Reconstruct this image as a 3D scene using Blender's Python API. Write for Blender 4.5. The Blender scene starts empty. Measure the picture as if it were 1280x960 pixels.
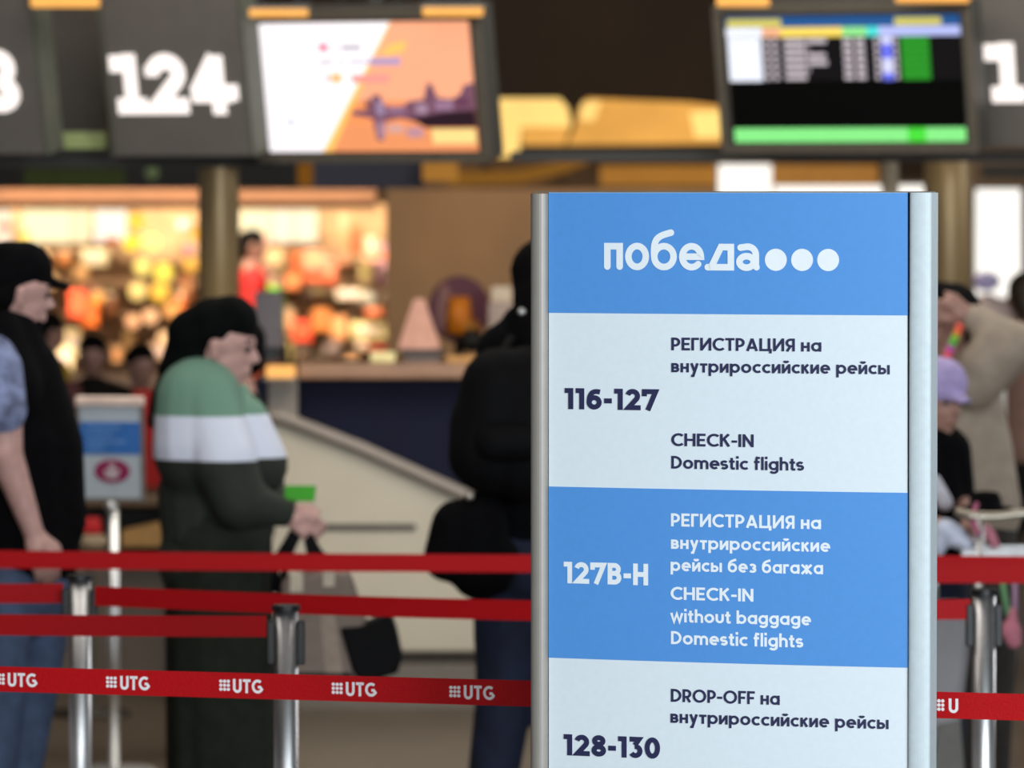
import bpy, math, random
from mathutils import Vector
random.seed(7)
S = bpy.context.scene
COL = S.collection
PI = math.pi

# ------------------------------------------------------------------ camera
CAM_H = 1.95
FPX = 6400.0                      # focal length in pixels of the 1280 px wide frame (180 mm)
PITCH = math.atan(240.0 / FPX)    # horizon lies 240 px above the centre
cd = bpy.data.cameras.new('camera'); cam = bpy.data.objects.new('camera', cd); COL.objects.link(cam)
cam.location = (0, 0, CAM_H); cam.rotation_euler = (PI/2 - PITCH, 0, 0)
cd.sensor_width = 36.0; cd.lens = 180.0; cd.clip_end = 300
cd.dof.use_dof = True; cd.dof.focus_distance = 9.32; cd.dof.aperture_fstop = 5.0
S.camera = cam
# ------------------------------------------------------------------ world and light
w = bpy.data.worlds.new('world'); S.world = w; w.use_nodes = True
w.node_tree.nodes['Background'].inputs[0].default_value = (0.95, 0.93, 0.95, 1)
w.node_tree.nodes['Background'].inputs[1].default_value = 0.30
def area(name, loc, target, sx, sy, power, color):
    l = bpy.data.lights.new(name, 'AREA'); l.shape = 'RECTANGLE'; l.size = sx; l.size_y = sy
    l.energy = power; l.color = color
    o = bpy.data.objects.new(name, l); COL.objects.link(o); o.location = loc
    o.rotation_euler = (Vector(target) - Vector(loc)).to_track_quat('-Z', 'Y').to_euler()
    return o
area('daylight_glazing', (4.4, 2.4, 3.0), (0.5, 9.3, 1.3), 4.0, 3.0, 460, (0.80, 0.92, 1.0))
area('fill_behind_camera', (3.0, -5.0, 3.4), (0.0, 12.0, 1.0), 13.0, 3.0, 1150, (0.90, 0.96, 1.0))  # unseen fill added behind the camera to brighten posts and people
area('ceiling_light_queue', (-1.0, 12.5, 4.6), (-1.0, 14.6, 0.0), 5.0, 2.0, 70, (1.0, 0.93, 0.86))
area('ceiling_light_counters', (0.5, 17.0, 4.4), (-0.2, 19.4, 0.0), 5.0, 1.5, 170, (1.0, 0.93, 0.80))
area('partition_fill', (0.6, 27.0, 4.6), (0.2, 30.0, 1.4), 4.0, 1.0, 170, (1.0, 0.82, 0.60))  # added fill, out of view, brightens the brown partition
area('gantry_fill', (0.0, 15.5, 4.2), (0.0, 19.0, 2.5), 6.0, 1.0, 45, (1.0, 0.95, 0.90))  # unseen light added to lift the grey of the hanging signs
area('ceiling_light_kiosk', (-2.6, 34.0, 4.2), (-2.2, 37.8, 1.1), 5.0, 1.6, 900, (1.0, 0.84, 0.62))
area('kiosk_shelf_fill', (-2.4, 36.75, 1.79), (-2.4, 38.0, .9), 3.6, .12, 48, (1.0, 0.86, 0.66))  # hidden light added under the canopy to brighten the shelves
area('daylight_right_hall', (6.0, 18.5, 3.5), (1.8, 15.8, 1.0), 3.0, 3.0, 120, (0.95, 0.97, 1.0))
S.view_settings.view_transform = 'Standard'; S.view_settings.look = 'None'
S.view_settings.exposure = 0.0; S.view_settings.gamma = 1.0
S.view_settings.use_curve_mapping = False

# ------------------------------------------------------------------ helpers
def lin(c):
    if isinstance(c, str):
        c = c.lstrip('#'); c = [int(c[i:i+2], 16)/255 for i in (0, 2, 4)]
    else: c = [v/255 for v in c]
    return tuple(v/12.92 if v <= .04045 else ((v+.055)/1.055)**2.4 for v in c)
_m = {}
def mat(name, c, rough=.6, metal=0., emit=0., var=.12, scale=30., bump=0., spec=.5):
    if name in _m: return _m[name]
    m = bpy.data.materials.new(name); m.use_nodes = True; nt = m.node_tree
    b = nt.nodes['Principled BSDF']; c = lin(c)
    b.inputs['Roughness'].default_value = rough; b.inputs['Metallic'].default_value = metal
    b.inputs['Specular IOR Level'].default_value = spec
    tc = nt.nodes.new('ShaderNodeTexCoord'); n = nt.nodes.new('ShaderNodeTexNoise')
    n.inputs['Scale'].default_value = scale; n.inputs['Detail'].default_value = 4
    nt.links.new(tc.outputs['Object'], n.inputs['Vector'])
    r = nt.nodes.new('ShaderNodeValToRGB'); nt.links.new(n.outputs['Fac'], r.inputs[0])
    r.color_ramp.elements[0].position = .3; r.color_ramp.elements[1].position = .7
    r.color_ramp.elements[0].color = (*[v*(1-var) for v in c], 1)
    r.color_ramp.elements[1].color = (*[min(1, v*(1+var)) for v in c], 1)
    nt.links.new(r.outputs[0], b.inputs['Base Color'])
    if emit:
        b.inputs['Specular IOR Level'].default_value = .08
        nt.links.new(r.outputs[0], b.inputs['Emission Color']); nt.links.remove(b.inputs['Base Color'].links[0])
        b.inputs['Base Color'].default_value = (*[v*.15 for v in c], 1); b.inputs['Emission Strength'].default_value = emit
    if bump:
        bp = nt.nodes.new('ShaderNodeBump'); bp.inputs['Strength'].default_value = bump; bp.inputs['Distance'].default_value = .004
        nt.links.new(n.outputs['Fac'], bp.inputs['Height']); nt.links.new(bp.outputs[0], b.inputs['Normal'])
    _m[name] = m; return m
def banded(name, base, bands, rough=.85, bump=.4):
    """cloth whose colour changes at heights (m above the thing's base): base below the first, then each (z, colour)"""
    m = mat(name, base, rough, var=.15, scale=55, bump=bump); nt = m.node_tree
    b = nt.nodes['Principled BSDF']; tc = nt.nodes['Texture Coordinate']; src = b.inputs['Base Color'].links[0].from_socket
    sep = nt.nodes.new('ShaderNodeSeparateXYZ'); nt.links.new(tc.outputs['Object'], sep.inputs[0])
    n = nt.nodes['Noise Texture']
    for z, c in bands:
        g = nt.nodes.new('ShaderNodeMath'); g.operation = 'GREATER_THAN'; g.inputs[1].default_value = z
        nt.links.new(sep.outputs['Z'], g.inputs[0])
        mx = nt.nodes.new('ShaderNodeMix'); mx.data_type = 'RGBA'
        nt.links.new(g.outputs[0], mx.inputs['Factor']); nt.links.new(src, mx.inputs['A'])
        mx.inputs['B'].default_value = (*lin(c), 1); src = mx.outputs['Result']
    nt.links.new(src, b.inputs['Base Color']); return m

def P(px, py, D):
    """point at depth D (world Y) seen at pixel (px, py) of the 1280x960 frame"""
    u = (px-640)/FPX; v = (480-py)/FPX
    dy = math.cos(PITCH) + v*math.sin(PITCH); dz = -math.sin(PITCH) + v*math.cos(PITCH)
    k = D/dy
    return Vector((u*k, D, CAM_H + dz*k))
def frame(px, py, D, yaw=0., tilt=0.):
    """local panel frame: x right (nearer the camera for yaw>0), y up, z out towards the camera"""
    o = P(px, py, D); a = math.radians(yaw); t = math.radians(tilt)
    r = Vector((math.cos(a), -math.sin(a), 0)); n0 = Vector((-math.sin(a), -math.cos(a), 0))
    e = Vector((0, 0, 1))*math.cos(t) + n0*math.sin(t)
    n = r.cross(e)
    return lambda x, y, z=0.: o + r*x + e*y + n*z

ORG = {}
def thing(name, label, cat, loc=(0, 0, 0), group=None):
    o = bpy.data.objects.new(name, None); COL.objects.link(o); o.location = loc; o.empty_display_size = .1
    o['label'] = label; o['category'] = cat
    if group: o['group'] = group
    ORG[o.name] = Vector(loc); return o
def tag(o, label, cat, group=None):
    o['label'] = label; o['category'] = cat
    if group: o['group'] = group
    return o
class MB:
    def __init__(s): s.v = []; s.f = []
    def add(s, vs, fs):
        k = len(s.v); s.v += [Vector(v) for v in vs]; s.f += [tuple(i+k for i in f) for f in fs]; return s
    def box(s, c, d, rz=0.):
        ca, sa = math.cos(rz), math.sin(rz); vs = []
        for z in (-1, 1):
            for y in (-1, 1):
                for x in (-1, 1):
                    X, Y = x*d[0]/2, y*d[1]/2
                    vs.append((c[0]+X*ca-Y*sa, c[1]+X*sa+Y*ca, c[2]+z*d[2]/2))
        return s.add(vs, [(0, 2, 3, 1), (4, 5, 7, 6), (0, 1, 5, 4), (2, 6, 7, 3), (0, 4, 6, 2), (1, 3, 7, 5)])
    def fbox(s, F, x0, x1, y0, y1, z0, z1):
        vs = [F(x, y, z) for z in (z0, z1) for y in (y0, y1) for x in (x0, x1)]
        return s.add(vs, [(0, 2, 3, 1), (4, 5, 7, 6), (0, 1, 5, 4), (2, 6, 7, 3), (0, 4, 6, 2), (1, 3, 7, 5)])
    def fpoly(s, F, pts, z0, z1):
        n = len(pts); vs = [F(x, y, z0) for x, y in pts] + [F(x, y, z1) for x, y in pts]
        return s.add(vs, [tuple(range(n))[::-1], tuple(range(n, 2*n))] + [(i, (i+1) % n, n+(i+1) % n, n+i) for i in range(n)])
    def tube(s, path, rs, n=12, caps=True, flat=1.):
        path = [Vector(p) for p in path]; rs = rs if isinstance(rs, (list, tuple)) else [rs]*len(path)
        k = len(s.v); m = len(path); up = Vector((0, 0, 1)); prev = None
        for i, p in enumerate(path):
            t = (path[min(i+1, m-1)] - path[max(i-1, 0)])
            t = t.normalized() if t.length > 1e-9 else up
            if prev is None:
                a = t.cross(Vector((0, 1, 0)) if abs(t.z) > .8 else up).normalized()
            else: a = (prev - t*prev.dot(t)).normalized()
            prev = a; b = t.cross(a)
            for j in range(n):
                q = 2*PI*j/n; s.v.append(p + (a*math.cos(q) + b*math.sin(q)*flat)*rs[i])
        for i in range(m-1):
            for j in range(n):
                s.f.append((k+i*n+j, k+i*n+(j+1) % n, k+(i+1)*n+(j+1) % n, k+(i+1)*n+j))
        if caps: s.f.append(tuple(k+j for j in range(n))[::-1]); s.f.append(tuple(k+(m-1)*n+j for j in range(n)))
        return s
    def lathe(s, c, prof, n=24):
        return s.tube([(c[0], c[1], c[2]+z) for z, r in prof], [r for z, r in prof], n)
    def ball(s, c, r, n=14, m=9):
        r = r if isinstance(r, (tuple, list)) else (r, r, r); k = len(s.v); c = Vector(c)
        for i in range(1, m):
            t = PI*i/m
            for j in range(n):
                q = 2*PI*j/n; s.v.append(c + Vector((r[0]*math.sin(t)*math.cos(q), r[1]*math.sin(t)*math.sin(q), r[2]*math.cos(t))))
        a = len(s.v); s.v += [c+Vector((0, 0, r[2])), c-Vector((0, 0, r[2]))]
        for i in range(m-2):
            for j in range(n):
                s.f.append((k+i*n+j, k+(i+1)*n+j, k+(i+1)*n+(j+1) % n, k+i*n+(j+1) % n))
        for j in range(n):
            s.f.append((a, k+j, k+(j+1) % n)); s.f.append((a+1, k+(m-2)*n+(j+1) % n, k+(m-2)*n+j))
        return s
    def build(s, name, m, parent=None, smooth=False, loc=None, bevel=0.):
        org = Vector((0, 0, 0)); o_loc = None
        if parent is not None: org = ORG[parent.name]
        else:
            xs = [v.x for v in s.v]; ys = [v.y for v in s.v]; zs = [v.z for v in s.v]
            org = Vector(((min(xs)+max(xs))/2, (min(ys)+max(ys))/2, min(zs))) if loc is None else Vector(loc); o_loc = org
        me = bpy.data.meshes.new(name); me.from_pydata([tuple(v-org) for v in s.v], [], s.f); me.update()
        me.materials.append(m)
        if smooth: me.shade_smooth()
        o = bpy.data.objects.new(name, me); COL.objects.link(o); ORG[o.name] = org
        if parent is not None: o.parent = parent
        else: o.location = o_loc
        if bevel:
            b = o.modifiers.new('bevel', 'BEVEL'); b.width = bevel; b.segments = 2; b.limit_method = 'ANGLE'
        return o
def blob(name, m, parts, parent, voxel=.012, smooth=6):
    """one continuous surface grown over tapered limbs (p0,r0,p1,r1[,flat]) and ellipsoids (centre,(rx,ry,rz))"""
    b = MB()
    for q in parts:
        if len(q) == 2: b.ball(q[0], q[1])
        else:
            p0, r0, p1, r1 = q[:4]; p0 = Vector(p0); p1 = Vector(p1)
            n = 3; b.tube([p0.lerp(p1, i/n) for i in range(n+1)], [r0+(r1-r0)*i/n for i in range(n+1)], 14)
            b.ball(p0, r0, 14, 9); b.ball(p1, r1, 14, 9)
    o = b.build(name, m, parent, True)
    r = o.modifiers.new('skin', 'REMESH'); r.mode = 'VOXEL'; r.voxel_size = voxel; r.use_smooth_shade = True
    s = o.modifiers.new('smooth', 'SMOOTH'); s.iterations = smooth; s.factor = .5
    return o
def copy_tree(o, parent=None, off=None):
    c = o.copy(); COL.objects.link(c); ORG[c.name] = ORG[o.name]
    if parent is not None: c.parent = parent
    for ch in list(o.children): copy_tree(ch, c)
    return c
def struct(o): o['kind'] = 'structure'; return o

# ------------------------------------------------------------------ stroke lettering
def arc(cx, cy, rx, ry, a0, a1, n=16):
    return [(cx+rx*math.cos(math.radians(a0+(a1-a0)*i/n)), cy+ry*math.sin(math.radians(a0+(a1-a0)*i/n))) for i in range(n+1)]
def bez(a, b, c, d, n=10):
    o = []
    for i in range(n+1):
        t = i/n; u = 1-t
        o.append((u**3*a[0]+3*u*u*t*b[0]+3*u*t*t*c[0]+t**3*d[0], u**3*a[1]+3*u*u*t*b[1]+3*u*t*t*c[1]+t**3*d[1]))
    return o
def stroke_quads(pts, w, closed=False, rnd=False):
    """flat outline pieces of one pen stroke"""
    P2 = [Vector(p).to_2d() if len(p) == 3 else Vector(p) for p in pts]
    q = [P2[0]]
    for p in P2[1:]:
        if (p-q[-1]).length > 1e-6: q.append(p)
    if closed and (q[0]-q[-1]).length < 1e-6: q.pop()
    n = len(q); h = w/2; L = []; R = []
    for i in range(n):
        a = q[i-1] if (i > 0 or closed) else None; b = q[(i+1) % n] if (i < n-1 or closed) else None
        d0 = (q[i]-a).normalized() if a is not None else None; d1 = (b-q[i]).normalized() if b is not None else None
        if d0 is None: d0 = d1
        if d1 is None: d1 = d0
        n0 = Vector((-d0.y, d0.x)); n1 = Vector((-d1.y, d1.x)); m = n0+n1
        m = m.normalized() if m.length > 1e-6 else n0
        k = h/max(.38, m.dot(n0)); L.append(q[i]+m*k); R.append(q[i]-m*k)
    out = []
    for i in range(n if closed else n-1):
        j = (i+1) % n; out.append([L[i], R[i], R[j], L[j]])
    if rnd and not closed:
        for c in (q[0], q[-1]): out.append([c+Vector((math.cos(t*PI/8), math.sin(t*PI/8)))*h for t in range(16)])
    return out
def glyph(ch, w):
    h = w/2; X = .72; r = []
    def ln(*p, c=False): r.append((list(p), c))
    def bowl(cx, rx, ry=None, cy=None):
        ry = X/2-h if ry is None else ry; cy = X/2 if cy is None else cy
        r.append((arc(cx, cy, rx, ry, 0, 360, 24)[:-1], True))
    def vee(x0, y0, x1, y1): ln((x0, y0), (x1, y1))
    def P_bowl(W, y0, y1, x0=None):
        rr = (y1-y0)/2; x0 = h if x0 is None else x0
        r.append(([(x0, y1), (W-h-rr, y1)] + arc(W-h-rr, (y0+y1)/2, rr, rr, 90, -90, 10) + [(x0, y0)], False))
    if ch == ' ': return [], .24
    if ch in 'РP': W = .60; ln((h, 0), (h, 1)); P_bowl(W, .38, 1-h)
    elif ch in 'ЕE': W = .56; ln((W, h), (h, h), (h, 1-h), (W, 1-h)); ln((h, .5), (W-.05, .5))
    elif ch == 'Г': W = .50; ln((h, 0), (h, 1-h), (W, 1-h))
    elif ch == 'F': W = .54; ln((h, 0), (h, 1-h), (W, 1-h)); ln((h, .47), (W-.06, .47))
    elif ch in 'И': W = .74; ln((h, 0), (h, 1)); ln((W-h, 0), (W-h, 1)); ln((h, .06), (W-h, .94))
    elif ch == 'N': W = .72; ln((h, 0), (h, 1)); ln((W-h, 0), (W-h, 1)); ln((h, .94), (W-h, .06))
    elif ch in 'СC': W = .76; r.append((arc(.47, .5, .47-h, .51-h, 46, 314, 20), False))
    elif ch == 'O': W = .96; r.append((arc(.48, .5, .48-h, .51-h, 0, 360, 28)[:-1], True))
    elif ch == 'Т' or ch == 'T': W = .60; ln((W/2, 0), (W/2, 1-h)); ln((0, 1-h), (W, 1-h))
    elif ch == 'А': W = .80; k = h*1.05; ln((k, 0), (W/2, .97)); ln((W-k, 0), (W/2, .97)); ln((W*.24, .26), (W*.76, .26))
    elif ch == 'Ц': W = .82; ln((h, 1), (h, h), (W, h)); ln((W-h-.09, 1), (W-h-.09, h)); ln((W-h, w), (W-h, -.17))
    elif ch == 'Я':
        W = .62; rr = (1-h-.40)/2; ln((W-h, 0), (W-h, 1))
        r.append(([(W-h, 1-h), (h+rr, 1-h)] + arc(h+rr, (1-h+.40)/2, rr, rr, 90, 270, 10) + [(W-h, .40)], False)); ln((W*.52, .40), (h*1.1, 0))
    elif ch == 'R': W = .62; ln((h, 0), (h, 1)); P_bowl(W, .40, 1-h); ln((W*.48, .40), (W-h*1.1, 0))
    elif ch == 'H': W = .72; ln((h, 0), (h, 1)); ln((W-h, 0), (W-h, 1)); ln((h, .5), (W-h, .5))
    elif ch == 'K': W = .66; ln((h, 0), (h, 1)); ln((h, .45), (W-h, .98)); ln((W*.42, .58), (W-h*.9, .02))
    elif ch == 'I': W = w; ln((h, 0), (h, 1))
    elif ch == 'D': W = .74; rr = .5-h; r.append(([(h, h), (W-h-rr, h)] + arc(W-h-rr, .5, rr, rr, -90, 90, 14) + [(h, 1-h)], True))
    elif ch == 'B':
        W = .66; ln((h, 0), (h, 1)); P_bowl(W-.03, .52, 1-h); P_bowl(W, h, .52)
    elif ch == 'U': W = .68; rr = W/2-h; r.append(([(h, 1), (h, rr+h)] + arc(W/2, rr+h, rr, rr, 180, 360, 12) + [(W-h, 1)], False))
    elif ch == 'G': W = .76; r.append((arc(.47, .5, .47-h, .5-h, 50, 330, 20) + [(W-h, .46), (.48, .46)], False))
    elif ch == '-': W = .36; ln((.0, .42), (W, .42))
    # lower case
    elif ch == 'н': W = .58; ln((h, 0), (h, X)); ln((W-h, 0), (W-h, X)); ln((h, X/2), (W-h, X/2))
    elif ch == 'а' or ch == 'a': W = .68; bowl(.345, .345-h); ln((W-h, 0), (W-h, X))
    elif ch == 'в':
        W = .55; rr = (X-w)/4; ln((h, 0), (h, X))
        r.append(([(h, X-h), (W-.03-h-rr, X-h)]+arc(W-.03-h-rr, X-h-rr, rr, rr, 90, -90, 8)+[(h, X/2)], False))
        r.append(([(h, X/2), (W-h-rr, X/2)]+arc(W-h-rr, h+rr, rr, rr, 90, -90, 8)+[(h, h)], False))
    elif ch == 'у': W = .60; ln((h, X), (W*.52, .06)); ln((W-h, X), (W*.36, -.27), (W*.12, -.27))
    elif ch == 'т': W = .50; ln((W/2, 0), (W/2, X-h)); ln((0, X-h), (W, X-h))
    elif ch == 'р': W = .70; bowl(W-.345, .345-h); ln((h, -.27), (h, X))
    elif ch in 'ий':
        W = .60; ln((h, 0), (h, X)); ln((W-h, 0), (W-h, X)); ln((h, .06), (W-h, X-.06))
        if ch == 'й': r.append((arc(W/2, 1.0, .14, .12, 190, 350, 8), False))
    elif ch in 'оo': W = .70; bowl(.35, .35-h)
    elif ch in 'сc': W = .58; r.append((arc(.355, X/2, .355-h, X/2-h, 48, 312, 16), False))
    elif ch == 'к': W = .54; ln((h, 0), (h, X)); ln((h, .30), (W-h*.8, X-.01)); ln((W*.42, .42), (W-h*.8, .01))
    elif ch in 'еe': W = .68; r.append(([(h, X/2), (W-h, X/2)] + arc(.34, X/2, .34-h, X/2-h, 0, 312, 20), False))
    elif ch == 'ы': W = .80; ln((h, 0), (h, X)); P_bowl(.56, h, .43); ln((W-h, 0), (W-h, X))
    elif ch == 'б': W = .68; bowl(.34, .34-h); r.append((bez((h, X/2), (h, .80), (.18, .86), (W*.90, 1.0)), False))
    elif ch == 'з':
        W = .52; rr = (X-w)/4
        r.append((arc(.25, X-h-rr, .25-h+.02, rr, 150, -90, 10), False)); r.append((arc(.25, h+rr, .25-h+.04, rr, 90, -150, 10), False))
    elif ch == 'г': W = .42; ln((h, 0), (h, X-h), (W, X-h))
    elif ch == 'ж': W = .84; ln((W/2, 0), (W/2, X)); ln((h*.7, X), (W-h*.7, 0)); ln((h*.7, 0), (W-h*.7, X))
    elif ch == 'm':
        W = .98; rr = (W-2*h)/4; ln((h, 0), (h, X))
        for k in (0, 1): r.append((arc(h+rr+2*rr*k, X-h-rr, rr, rr, 180, 0, 10) + [(h+2*rr*(k+1), 0)], False))
    elif ch == 's':
        W = .50; r.append((arc(.25, X-h-.145, .21-h*.3, .145, 30, 230, 9) + arc(.25, h+.145, .21-h*.3, .145, 50, -150, 9), False))
    elif ch == 't': W = .40; ln((.18, .92), (.18, h+.06), (.22, h), (W, h)); ln((0, X-h), (W-.02, X-h))
    elif ch == 'i': W = w; ln((h, 0), (h, X)); ln((h, .86), (h, .86+w*1.1))
    elif ch == 'f': W = .40; ln((.16, 0), (.16, .84), (.20, .96), (.28, 1.03-h), (W, 1.03-h)); ln((0, X-h), (W-.02, X-h))
    elif ch == 'l': W = w; ln((h, 0), (h, 1.04))
    elif ch == 'g':
        W = .68; bowl(.345, .345-h); r.append(([(W-h, X), (W-h, .0)] + arc(.345, .0, W-h-.345, .28-h, 0, -150, 10), False))
    elif ch == 'h': W = .60; rr = W/2-h; ln((h, 0), (h, 1.04)); r.append((arc(W/2, X-h-rr, rr, rr, 180, 0, 10)+[(W-h, 0)], False))
    elif ch == 'u': W = .60; rr = W/2-h; r.append(([(h, X)]+arc(W/2, h+rr, rr, rr, 180, 360, 10)+[(W-h, X)], False))
    elif ch == 'b': W = .70; bowl(W-.345, .345-h); ln((h, 0), (h, 1.04))
    elif ch == 'w': W = .88; ln((h*.6, X), (W*.28, .03), (W*.5, X-.06), (W*.72, .03), (W-h*.6, X))
    # figures
    elif ch == '1': W = .40; ln((W-h, 0), (W-h, 1)); ln((0, 1-h), (W-h, 1-h))
    elif ch == '2': W = .70; r.append((arc(.345, 1-.34, .345-h, .34-h, 165, -35, 14) + [(h*1.35, h), (W+.02, h)], False))
    elif ch == '3':
        W = .64; ln((.04, 1-h), (W-h*1.4, 1-h), (W*.44, .60)); r.append((arc(.31, .33, W-h-.31, .33-h, 100, -150, 16), False))
    elif ch == '6': W = .70; r.append((arc(.35, .34, .35-h, .34-h, 0, 360, 24)[:-1], True)); r.append((bez((h, .34), (h, .80), (.32, .98-h*.6), (.62, .90-h*.6)), False))
    elif ch == '7': W = .70; ln((0, 1-h), (W-h*.8, 1-h), (.24, 0)); ln((h*.7, 1), (h*.7, .66))
    elif ch == '8':
        W = .68; r.append((arc(.34, .74, .31-h, .26-h*.9, 0, 360, 22)[:-1], True)); r.append((arc(.34, .29, .34-h, .29-h, 0, 360, 22)[:-1], True))
    elif ch == '0': W = .72; r.append((arc(.36, .5, .36-h, .5-h, 0, 360, 26)[:-1], True))
    else: raise ValueError(ch)
    return r, W
def layout(text, w, ls):
    x = 0; out = []
    for ch in text:
        r, W = glyph(ch, w)
        for k, (pts, cl) in enumerate(r):
            for poly in stroke_quads(pts, w, cl): out.append(([(p.x+x, p.y) for p in poly], k))
        x += W + ls
    return out, x-ls
def lettering(name, text, F, m, parent, x0, x1, y0, cap, w=.165, ls=.085, z=.0012):
    polys, W = layout(text, w, ls); b = MB(); sx = (x1-x0)/W
    for poly, k in polys:
        b.add([F(x0+p[0]*sx, y0+p[1]*cap, z+k*6e-5) for p in poly], [tuple(range(len(poly)))])
    return b.build(name, m, parent)

# ------------------------------------------------------------------ materials
M_chrome = mat('brushed_steel', '#e6e6e6', .40, 1., var=.05, scale=80)
M_black = mat('black_plastic', '#101112', .4, var=.1)
M_red = mat('red_belt_webbing', '#b8000a', .62, var=.1, scale=260, bump=.2, spec=.25)
M_white_print = mat('white_print', '#f4eef0', .6, var=.02)
M_alu = mat('anodised_aluminium', '#cbd6da', .5, 0., var=.04, scale=60)
M_panel = mat('panel_white', '#e4eef4', .38, var=.015, scale=90)
M_blue = mat('panel_blue', '#5598e0', .38, var=.02, scale=90)
M_ink = mat('dark_blue_ink', '#23264f', .5, var=.05)
M_lightprint = mat('pale_print', '#f0f6fa', .45, var=.02)
M_skin = mat('skin', '#c69a90', .55, var=.1, scale=40)
M_skin2 = mat('tanned_skin', '#a37a6c', .55, var=.1, scale=40)
M_hair = mat('dark_hair', '#0b0909', .9, var=.3, scale=120, bump=.2, spec=.08)
M_scarf = mat('black_headscarf_cloth', '#090b0b', .9, var=.25, scale=25, bump=.5, spec=.08)
M_jeans = mat('blue_denim', '#465673', .85, var=.3, scale=18, bump=.4)
M_navyjeans = mat('navy_denim', '#121b33', .85, var=.35, scale=18, bump=.4)
M_blackcloth = mat('black_cloth', '#08080a', .9, var=.25, scale=30, bump=.4, spec=.08)
M_taupe = mat('taupe_jacket_cloth', '#9b8c7c', .85, var=.12, scale=20, bump=.4)

# ------------------------------------------------------------------ setting
fl = MB().box((0, 33, -.05), (60, 74, .1)).build('floor', mat('floor_stone', '#54483b', .32, var=.10, scale=3.5)); struct(fl)
M_ceil = mat('ceiling_dark', '#241a10', .55, var=.25, scale=2)
struct(MB().box((0, 33, 5.3), (60, 74, .1)).build('ceiling', M_ceil))
struct(MB().box((0, 62, 2.6), (60, .2, 5.3)).build('wall_back', mat('wall_brown', '#5a4630', .7, var=.2, scale=1.2)))

# ------------------------------------------------------------------ totem sign (in focus)
XL = P(686, 480, 9.40).x
def Yp(x): t = x-XL; return 9.40 - .39*t + .122*t*t
def onpanel(px, z, out=0.):
    x = (px-640)/FPX*9.3
    for _ in range(6): x = (px-640)/FPX*(Yp(x)*math.cos(PITCH) + (CAM_H-z)*math.sin(PITCH)) 
    y = Yp(x); sl = -.39+.244*(x-XL); n = Vector((sl, -1, 0)).normalized()
    return Vector((x, y, z)) + n*out
def zleft(px, py):
    x = (px-640)/FPX*9.3; z = 1.2
    for _ in range(6): x = P(px, py, Yp(x)).x
    return P(px, py, Yp(x)).z
totem = thing('totem_sign', 'tall free-standing blue and white totem sign listing check-in counters', 'sign', (onpanel(910, 1).x, 9.35, 0))
# panel with real thickness
def panel_patch(name, m, z0, z1, o0, o1, px0=686, px1=1135, n=16):
    b = MB(); vs = []
    for i in range(n+1):
        px = px0+(px1-px0)*i/n
        for z in (z0, z1):
            for o in (o0, o1): vs.append(onpanel(px, z, o))
    fs = []
    for i in range(n):
        a = 4*i; c = a+4
        fs += [(a+1, c+1, c+3, a+3), (a, a+2, c+2, c), (a+2, a+3, c+3, c+2), (a, c, c+1, a+1)]
    fs += [(0, 1, 3, 2), (4*n, 4*n+2, 4*n+3, 4*n+1)]
    return b.add(vs, fs).build(name, m, totem)
ZT = 1.949
panel_patch('panel', M_panel, .06, ZT, -.03, 0)
band1 = panel_patch('blue_band', M_blue, zleft(686, 391), ZT-.0005, 0.0002, .0008)
band2 = panel_patch('blue_band', M_blue, zleft(686, 822), zleft(686, 608), 0.0002, .0008)
panel_patch('back_panel', M_alu, .06, ZT-.004, -.075, -.07)
# thin dark joints between panel and profiles
for px in (685.3, 1134.7):
    panel_patch('joint', mat('joint_dark', '#23262a', .6), .06, ZT, -.02, .001, px, px+.7, 1)
# side profiles: rounded extrusions
def profile(pxa, pxb, out_mid, zt, m):
    A = onpanel(pxa, 1.0); B = onpanel(pxb, 1.0); d = (B-A); d.z = 0; L = d.length; d.normalize(); nrm = Vector((d.y, -d.x, 0))
    pts = []
    for i in range(13):
        t = PI*i/12; pts.append(A + d*(L/2 - L/2*math.cos(t)) + nrm*(math.sin(t)**.7*out_mid))
    pts += [B - nrm*.078, A - nrm*.078]
    b = MB(); n = len(pts)
    vs = [Vector((p.x, p.y, .03)) for p in pts] + [Vector((p.x, p.y, zt)) for p in pts]
    b.add(vs, [tuple(range(n))[::-1], tuple(range(n, 2*n))] + [(i, (i+1) % n, n+(i+1) % n, n+i) for i in range(n)])
    o = b.build('side_profile', m, totem); return o
profile(664.5, 685.4, .016, ZT-.002, mat('shaded_profile_grey', '#9c968e', .45, .2, var=.03)); profile(1135.3, 1163, .010, ZT, M_alu)  # left profile's darker grey puts its shade into the colour
b = MB(); 
vs = []
for i in range(13):
    px = 668+(1162-668)*i/12
    for o in (-.078, .0005): 
        for z in (ZT, ZT+.0022): vs.append(onpanel(px, z, o))
fs = []
for i in range(12):
    a = 4*i; c = a+4; fs += [(a, c, c+1, a+1), (a+2, a+3, c+3, c+2), (a+1, c+1, c+3, a+3), (a, a+2, c+2, c)]
fs += [(0, 1, 3, 2), (48, 50, 51, 49)]
b.add(vs, fs).build('top_cap', mat('dull_cap', '#6f6a62', .6), totem)
c0 = totem.location
MB().lathe((c0.x, 9.36, 0), [(0, .40), (.02, .40), (.035, .37), (.035, .05)], 32).build('base_plate', M_alu, totem, True)
def FT(px0, z0, sc_px):
    """panel frame in photograph pixels: x along the panel in px, y up in metres"""
    return lambda x, y, z=0.: onpanel(x, z0+y, z)
def totem_text(txt, x0, x1, ybase, cappx, m, w, ls=.085, name='lettering'):
    z0 = zleft(x0, ybase); z1 = zleft(x0, ybase-cappx)
    return lettering(name, txt, FT(x0, z0, 0), m, totem if m is M_ink else band2, x0, x1, 0, z1-z0, w, ls, .0016)
W1 = .18
RU2 = 'внутрироссийские рейсы'
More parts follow.
